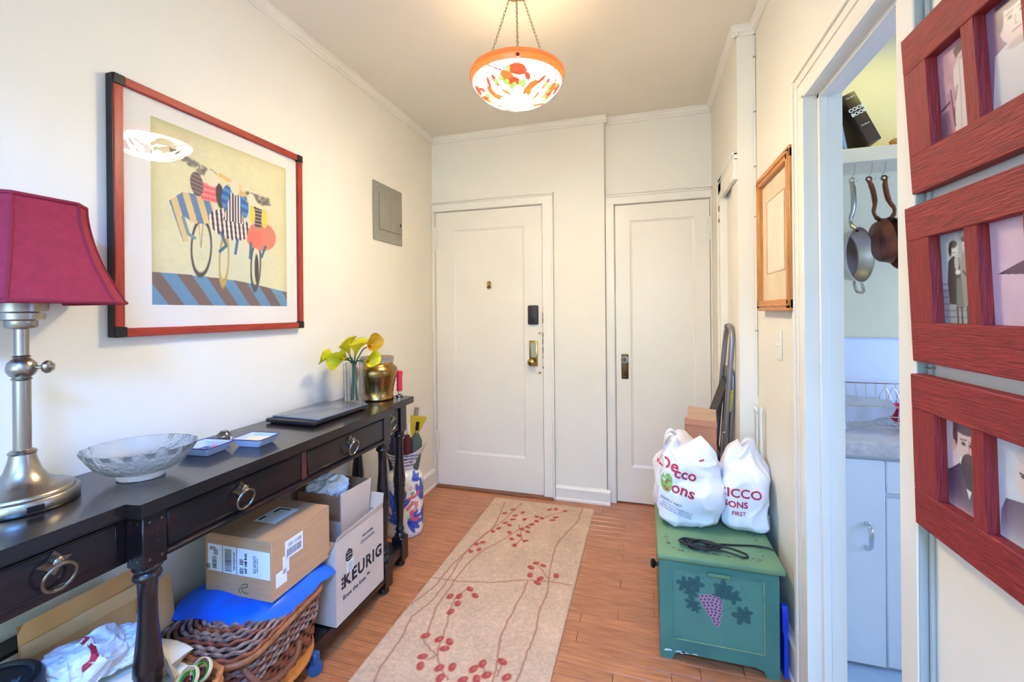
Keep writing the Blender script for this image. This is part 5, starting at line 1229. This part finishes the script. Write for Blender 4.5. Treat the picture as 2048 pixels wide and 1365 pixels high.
for (x0_, y0_, x1_, y1_, c_) in ((.06, .515, .215, .465, (104, 96, 98)), (.23, .485, .36, .43, (220, 184, 108)), (.35, .445, .46, .425, (104, 96, 98))):
    r_ = random.Random(int(x0_*99))
    for k in range(34):
        u = k/33; cv.ell(x0_+(x1_-x0_)*u+r_.uniform(-.006, .006), y0_+(y1_-y0_)*u+r_.uniform(-.012, .012)*(.5+u), .012*(.4+u*.9), .006, c_, .75, r_.uniform(-1, 1), .004)
for (x, y, rx, ry) in ((.205, .46, .026, .030), (.30, .452, .020, .028), (.375, .425, .018, .024)): cv.ell(x, y, rx, ry, (226, 216, 182), 1, .2)
for P in ([(.24, .27), (.262, .225), (.235, .20)], [(.31, .255), (.30, .20)], [(.37, .25), (.365, .19)], [(.44, .245), (.42, .20)]): cv.line(P, .011, (54, 110, 140))
cv.line([(.10, .30), (.118, .245), (.14, .235)], .012, (120, 150, 160))
for k in range(4): cv.line([(.46+.014*k, .045-.004*k), (.468+.014*k, .062-.006*k), (.476+.014*k, .044-.004*k)], .0015, (96, 90, 84))
cv.mesh('art_print', FR((-1.4966, 1.013, 1.331), (0, 1, 0), (0, 0, 1)), colmat('art_paper', .7), mt)
gm = bpy.data.materials.new('framing_glass'); gm.use_nodes = True; N = gm.node_tree.nodes; L = gm.node_tree.links; N.clear()
ou = N.new('ShaderNodeOutputMaterial'); mx = N.new('ShaderNodeMixShader'); tr_ = N.new('ShaderNodeBsdfTransparent'); gl = N.new('ShaderNodeBsdfGlossy'); fr = N.new('ShaderNodeLayerWeight'); fr.inputs[0].default_value = .5; pw1 = N.new('ShaderNodeMath'); pw1.operation = 'POWER'; pw1.inputs[1].default_value = 4; pw2 = N.new('ShaderNodeMath'); pw2.operation = 'MULTIPLY_ADD'; pw2.inputs[1].default_value = .5; pw2.inputs[2].default_value = .03; L.new(fr.outputs['Facing'], pw1.inputs[0]); L.new(pw1.outputs[0], pw2.inputs[0]); gl.inputs['Roughness'].default_value = .01
L.new(pw2.outputs[0], mx.inputs[0]); L.new(tr_.outputs[0], mx.inputs[1]); L.new(gl.outputs[0], mx.inputs[2]); L.new(mx.outputs[0], ou.inputs[0])
put('glazing', B().box(-1.4925, -1.4905, y0+w, y1-w, z0+w, z1-w), gm, t)
# grey electrical panel
t = thing('breaker_panel', 'grey painted metal electrical panel door on the left wall near the entry', 'electrical panel', (-1.51, 2.39, 1.9))
put('cover', B().box(XL+.001, -1.506, 2.235, 2.552, 1.730, 2.080, .003), PEWG, t)
dr_ = put('panel_door', B().box(-1.506, -1.500, 2.290, 2.535, 1.800, 2.020, .004, 2), PEWG, t)
put('raised_strip', B().box(-1.500, -1.498, 2.400, 2.412, 1.803, 2.017, .001), PEWG, dr_); put('latch', B().box(-1.5, -1.496, 2.515, 2.523, 1.850, 1.868, .001), BLACK, dr_)
for (y, z) in ((2.27, 2.055), (2.515, 2.052), (2.275, 1.752), (2.525, 1.760)): put('screw', B().sphere((-1.5055, y, z), .005, 8, 6), CHROME, t)
# orange framed print on the right wall
t = thing('pine_frame', 'honey pine framed pale sketch hanging beside the kitchen doorway', 'picture', (.48, 1.88, 1.57))
y0, y1, z0, z1, w = 1.672, 2.118, 1.292, 1.850, .042
for (a, b2) in ((y0, y0+w), (y1-w, y1)):
    put('frame_stile', B().box(.468, .498, a, b2, z0+w*.2, z1-w*.2, .003).box(.464, .474, a+.004, a+.012, z0+.02, z1-.02, .002), PINE, t)
for (c, d) in ((z0, z0+w), (z1-w, z1)):
    put('frame_rail', B().box(.468, .498, y0, y1, c, d, .003).box(.464, .474, y0+.012, y1-.012, c+.018, c+.024, .001), mat('honey_pine_rail', (206, 140, 72), .4, var=.1, scale=14, stretch=(6, 1, 6), rgb2=(180, 112, 54)), t)
mt = put('mat_board', B().box(.484, .496, y0+w, y1-w, z0+w, z1-w), mat('beige_mat', (224, 204, 172), .8), t)
cv = Cv(.22, .28, .002, (230, 214, 190)); cv.noise(.03, .08, 2)
for P in ([(.05, .05), (.08, .14), (.07, .22)], [(.15, .04), (.13, .12), (.16, .20), (.14, .24)], [(.09, .12), (.11, .17), (.10, .22)]): cv.line([(p.x, p.y) for p in spl([(x, y, 0) for x, y in P], 6)], .004, (214, 150, 132), .55, .004)
cv.mesh('sketch_print', FR((.4832, 2.005, 1.445), (0, -1, 0), (0, 0, 1)), colmat('sketch_paper', .7), mt)
put('inner_line', B().tube([(.4836, 1.775, 1.44), (.4836, 2.01, 1.44), (.4836, 2.01, 1.73), (.4836, 1.775, 1.73)], .0012, 4, closed=True), PINE, mt)
# three crimson multi-photo frames
PH = colmat('photo_paper', .28, coat=.3)
def ph_base(bg): c = Cv(.087, .150, .0008, bg); c.noise(.02, .12, 1); c.noise(.003, .05, 3); return c
def photo_standing():
    c = ph_base((186, 146, 156)); c.noise(.012, .5, 7); c.mix((c.Y < .05) & (c.X < .04), (92, 60, 80), .6)
    D = (214, 200, 192); c.poly([(.030, 0), (.078, 0), (.074, .075), (.078, .11), (.066, .120), (.050, .120), (.038, .108), (.040, .075)], D); c.ell(.045, .085, .008, .028, D, 1, .1); c.ell(.073, .085, .007, .028, D, 1, -.1)
    c.line([(.038, .06), (.044, .08)], .003, (150, 110, 118)); c.line([(.052, .115), (.05, .05), (.046, 0)], .002, (180, 160, 160)); c.ell(.056, .127, .009, .012, (206, 176, 170)); c.ell(.052, .135, .011, .007, (70, 44, 60)); c.ell(.047, .130, .004, .006, (70, 44, 60))
    for x in (.053, .060): c.ell(x, .128, .0013, .0008, (60, 40, 50), e=.0008)
    c.line([(.054, .120), (.059, .120)], .001, (130, 70, 80)); c.line([(.022, .075), (.030, 0)], .007, (180, 130, 136)); c.line([(0, .055), (.024, .062)], .004, (90, 60, 80)); c.line([(.028, .08), (.033, .02)], .003, (90, 56, 76)); return c
def photo_child():
    c = ph_base((150, 116, 140)); c.poly([(0, 0), (.087, 0), (.087, .085), (.05, .092), (.012, .082)], (212, 206, 204)); c.ell(.052, .118, .030, .036, (218, 196, 188)); c.ell(.050, .146, .032, .014, (96, 66, 84)); c.ell(.024, .13, .008, .022, (96, 66, 84))
    for x in (.042, .062): c.ell(x, .120, .004, .0022, (70, 48, 60))
    for x in (.042, .062): c.line([(x-.006, .126), (x+.006, .127)], .0018, (100, 70, 80))
    c.line([(.052, .118), (.050, .107), (.054, .106)], .0015, (150, 110, 110)); c.line([(.045, .099), (.058, .100)], .002, (140, 80, 90)); c.ell(.052, .082, .018, .006, (190, 170, 170)); return c
def photo_couple():
    c = ph_base((150, 158, 160)); c.mix((c.X < .045) & (c.Y > .06), (176, 190, 196), .8)
    for k in range(6): c.line([(0, .012+.011*k), (.087, .012+.011*k)], .002, (110, 116, 116))
    K = (58, 60, 60); c.poly([(.016, .035), (.050, .030), (.046, .085), (.044, .108), (.030, .112), (.018, .104), (.014, .07)], K); c.poly([(.032, .026), (.050, .026), (.048, .075), (.036, .075)], (104, 108, 106))
    c.poly([(.050, .028), (.078, .026), (.080, .104), (.070, .118), (.054, .114), (.046, .10)], (142, 142, 134)); c.poly([(.058, .112), (.064, .112), (.062, .085)], (70, 70, 70)); c.line([(.052, .085), (.078, .062)], .004, (70, 70, 66))
    for x in (.034, .044, .058, .070): c.line([(x, .028), (x, 0)], .006 if x > .05 else .004, K)
    c.ell(.033, .122, .0085, .010, (206, 204, 196)); c.ell(.032, .131, .010, .006, (44, 44, 44)); c.ell(.024, .122, .004, .010, (44, 44, 44)); c.ell(.060, .126, .008, .011, (190, 186, 176)); c.ell(.060, .136, .009, .005, (60, 58, 56))
    for x in (.030, .036, .057, .063): c.ell(x, .125, .0013, .0009, (40, 40, 40), e=.0008)
    c.line([(.030, .117), (.036, .117)], .0012, (90, 60, 60)); c.line([(.057, .119), (.063, .119)], .0012, (90, 60, 60)); c.ell(.040, .085, .006, .004, (214, 210, 200)); c.ell(.038, .10, .005, .012, (200, 198, 190), .8); c.ell(.078, .125, .009, .02, (190, 196, 196)); return c
def photo_pale():
    c = ph_base((214, 184, 200)); c.poly([(.01, .075), (.087, .10), (.087, .07)], (90, 66, 90)); c.ell(.075, .12, .016, .020, (216, 196, 190)); c.ell(.078, .137, .017, .008, (80, 60, 70)); c.ell(.083, .085, .02, .015, (60, 44, 60)); return c
def photo_beard():
    c = ph_base((206, 190, 196)); c.poly([(0, 0), (.087, 0), (.087, .05), (.060, .075), (.030, .078), (.012, .065), (0, .058)], (72, 62, 88)); c.mix(np.exp(-c.Y/.012), (206, 180, 190), .9)
    c.ell(.046, .108, .026, .036, (214, 190, 186)); c.ell(.044, .138, .027, .012, (92, 72, 82)); c.ell(.022, .122, .006, .018, (80, 62, 74)); c.ell(.018, .104, .005, .009, (196, 168, 166)); c.poly([(.030, .085), (.040, .062), (.046, .070), (.034, .09)], (232, 226, 224))
    c.ell(.054, .074, .021, .024, (50, 42, 56)); c.ell(.058, .058, .017, .022, (50, 42, 56)); c.ell(.054, .090, .014, .008, (70, 56, 66)); c.poly([(.044, .042), (.056, .040), (.050, .026)], (226, 222, 220))
    for x in (.041, .058): c.ell(x, .112, .0052, .0032, (84, 66, 80)); c.ell(x, .1115, .002, .002, (36, 30, 40))
    c.line([(.034, .1175), (.048, .119)], .0024, (120, 96, 104)); c.line([(.054, .118), (.064, .115)], .0024, (120, 96, 104)); c.line([(.052, .112), (.054, .100), (.049, .098)], .0018, (150, 120, 120)); return c
def photo_bust():
    c = ph_base((206, 214, 222)); c.poly([(0, 0), (.087, 0), (.087, .062), (.05, .066), (.014, .060), (.004, .04)], (104, 84, 108)); c.mix(np.exp(-c.Y/.02), (214, 216, 222), 1); c.ell(.055, .098, .022, .034, (222, 208, 204)); c.ell(.056, .128, .024, .012, (206, 196, 196)); c.line([(.040, .104), (.05, .102)], .003, (60, 50, 60)); c.ell(.044, .100, .003, .002, (40, 34, 40)); c.ell(.062, .100, .003, .002, (40, 34, 40)); c.line([(.048, .082), (.06, .082)], .002, (150, 90, 90)); return c
def cframe(label, z0, z1, y1, oz0, oz1, lean, A, Bp):
    w = .064; op = .085; mu = .026; t = thing('photo_frame', label, 'picture frame', (.495, y1-.16, z0), 0, 'crimson photo frames on the right wall')
    Mf = Matrix.Translation((XR-.003, 0, z0)) @ Matrix.Rotation(-lean, 4, 'Y') @ Matrix.Translation((-(XR-.003), 0, -z0)); X0, X1 = .474, .4965
    y0 = y1-2*w-2*op-mu
    put('top_rail', B().box(X0, X1, y0, y1, oz1, z1, .0015).xf(Mf), CRIMSON, t); put('bottom_rail', B().box(X0, X1, y0, y1, z0, oz0, .0015).xf(Mf), CRIMSON, t)
    ys = [y1-w, y1-w-op, y1-w-op-mu, y1-w-2*op-mu]
    put('stile', B().box(X0+.0006, X1, ys[0], y1-.0004, oz0, oz1).xf(Mf), CRIMSONV, t); put('mullion', B().box(X0+.002, X1, ys[2], ys[1], oz0, oz1).xf(Mf), CRIMSONV, t); put('stile', B().box(X0+.0006, X1, y0, ys[3], oz0, oz1).xf(Mf), CRIMSONV, t)
    put('backing', B().box(.4925, X1, y0+.03, y1-.03, z0+.03, z1-.03).xf(Mf), CARDD, t)
    for yl, fn in ((ys[0], A), (ys[2], Bp)):
        c = fn(); c.mesh('photograph', Mf @ FR((.4915, yl+.001, oz0-.002), (0, -1, 0), (0, 0, 1)), PH, t)
cframe('topmost crimson frame with the standing figure in white and the child portrait', 1.508, 1.792, .985, 1.577, 1.726, .055, photo_standing, photo_child)
cframe('middle crimson frame with the dark coated couple photograph', 1.203, 1.483, .987, 1.274, 1.422, .040, photo_couple, photo_pale)
cframe('lowest crimson frame with the bearded man portrait', .907, 1.180, .983, .972, 1.118, .022, photo_beard, photo_bust)

# ============================================================ PENDANT LAMP
PC = Vector((-.478, 1.70, 0)); RZ = 2.246
t = thing('pendant_lamp', 'hanging glass bowl lamp painted with orange leaves on three chains', 'ceiling lamp', (PC.x, PC.y, CZ))
b = B().lathe([(.06, CZ), (.065, CZ-.006), (.062, CZ-.014), (.045, CZ-.020), (.035, CZ-.030), (.012, CZ-.036), (.001, CZ-.037)], c=(PC.x, PC.y, 0), seg=12*4, fn=lambda a, z, r: 1+.05*math.cos(a*9)); put('ceiling_rose', b, BRASS, t)
def bowlprof(u): return (.186*math.sin(u*PI/2)**.82, RZ-.112*math.cos(u*PI/2)**1.15)
pr = [bowlprof(i/100) for i in range(101)]
Wc = np.array(PEND_COL)*PEND_OUT; OR = np.array(lin((236, 120, 50)))*.8; OR2 = np.array(lin((226, 84, 46)))*.8; OL = np.array(lin((206, 150, 50)))*.7; GR = np.array(lin((196, 232, 120))); BR = np.array(lin((150, 90, 80)))
cv = Cv(1.2, .24, .0022, (255, 255, 255)); cv.C[:] = Wc
def pm(mask, col, a=1): m = np.clip(mask, 0, 1)*a; cv.C = cv.C*(1-m[..., None])+m[..., None]*col
fy_ = lambda y: 1/max(.25, math.sin(PI/2*y/.24)**.82)
for q in range(4):
    xo = .3*q+.05
    pm(cv.lmask([(xo+.02, .205), (xo+.08, .17), (xo+.15, .12), (xo+.21, .095), (xo+.26, .07)], .0075), BR)
    pm(cv.lmask([(xo+.06, .18), (xo+.11, .178)], .006), BR); pm(cv.lmask([(xo+.23, .16), (xo+.27, .13), (xo+.30, .10)], .006), BR)
    for (x, y, rx, ry, a, c_) in ((.150, .172, .044, .021, -.1, OR2), (.10, .140, .040, .028, -.7, OR), (.125, .125, .032, .020, .2, OR2), (.235, .105, .036, .024, .9, OR), (.255, .085, .020, .014, -.4, OL), (.025, .145, .012, .028, .1, OR2), (.20, .15, .012, .02, 1.0, OR2), (.05, .085, .024, .012, -.6, OL), (.28, .15, .010, .028, -.6, OR2)):
        pm(cv.emask(xo+x, y, rx*.92*fy_(y), ry*1.02, a), c_*1.0)
        pm(cv.lmask([(xo+x-rx*.8*math.cos(a), y-rx*.8*math.sin(a)), (xo+x+rx*.8*math.cos(a), y+rx*.8*math.sin(a))], .0015), BR)
    for (x, y) in ((.075, .100), (.088, .103), (.10, .082), (.112, .074), (.13, .086), (.105, .15), (.17, .095), (.183, .100), (.19, .088), (.03, .115), (.06, .12)): pm(cv.emask(xo+x, y+.028, .0105*fy_(y+.028), .0105), GR*.55)
pm((cv.Y > .222), OR*.9); pm((cv.Y > .206) & (cv.Y <= .222), OR*1.0)
AL = [0]
for i in range(100): AL.append(AL[-1]+math.dist(pr[i], pr[i+1]))
b = B().lathe(pr, c=(0, 0, 0), seg=400, cap=(True, False))
b.xf(Matrix.Translation((PC.x, PC.y, 0)))
EM = colmat('lit_painted_glass', .3, emit=1.0)
bo = put('glass_bowl', b, EM, t, smooth=80)
import bisect
ZP = [z for r, z in pr]
me = bo.data; at_ = me.color_attributes.new('Col', 'FLOAT_COLOR', 'CORNER'); cc = np.ones((len(me.loops), 4), 'f')
for p in me.polygons:
    q = p.center; z = q.z+CZ; k = min(max(bisect.bisect(ZP, z), 1), len(ZP)-1); f = (z-ZP[k-1])/(ZP[k]-ZP[k-1]+1e-9); sN = (AL[k-1]+(AL[k]-AL[k-1])*min(max(f, 0), 1))/AL[-1]
    col_ = cv.at(((math.atan2(q.y, q.x)/(2*PI)+.62) % 1)*1.2, sN*.24) if sN > .25 else Wc
    for li in p.loop_indices: cc[li, :3] = col_
at_.data.foreach_set('color', cc.ravel())
EI = mat('lit_glass_inside', tuple(255*v**.45 for v in PEND_COL), .5, emit=PEND_IN, var=0)
b = B().lathe([(r-.006, z+.005) for r, z in pr[20::2]], c=(PC.x, PC.y, 0), seg=64, cap=(True, False)); put('bowl_lining', b, EI, t, smooth=80)
b = B().lathe([(.186, RZ-.010), (.190, RZ-.008), (.190, RZ+.003), (.186, RZ+.006), (.180, RZ+.004), (.180, RZ-.006), (.186, RZ-.010)], c=(PC.x, PC.y, 0), seg=96, cap=(False, False)); put('rim', b, mat('amber_glass_rim', (232, 120, 54), .25, coat=.5, emit=.45), t)
for k in range(3):
    a = -PI/2+2*PI*k/3+YAW; top = PC+Vector((.030*math.cos(a), .030*math.sin(a), CZ-.028)); bot = PC+Vector((.176*math.cos(a), .176*math.sin(a), RZ-.004)); n = 26
    chn = put('chain_hook', B().sphere(top, .004, 8, 6), BRASS, t)
    for i in range(n):
        p = top.lerp(bot, (i+.5)/n); d = (bot-top).normalized(); s = d.orthogonal().normalized()
        if i % 2: s = d.cross(s)
        put('chain_link', B().tube(circ(p, .0068, 10, (tuple(d*1.35), tuple(s*.62))), .0011, 5, closed=True), mat('dull_brass_chain', (150, 136, 108), .35, metal=1), chn)
    q = PC+Vector((.185*math.cos(a), .185*math.sin(a), RZ-.024)); put('finial', B().sphere(q, .008, 12, 8), mat('red_bronze', (150, 60, 50), .3, metal=.7), t)
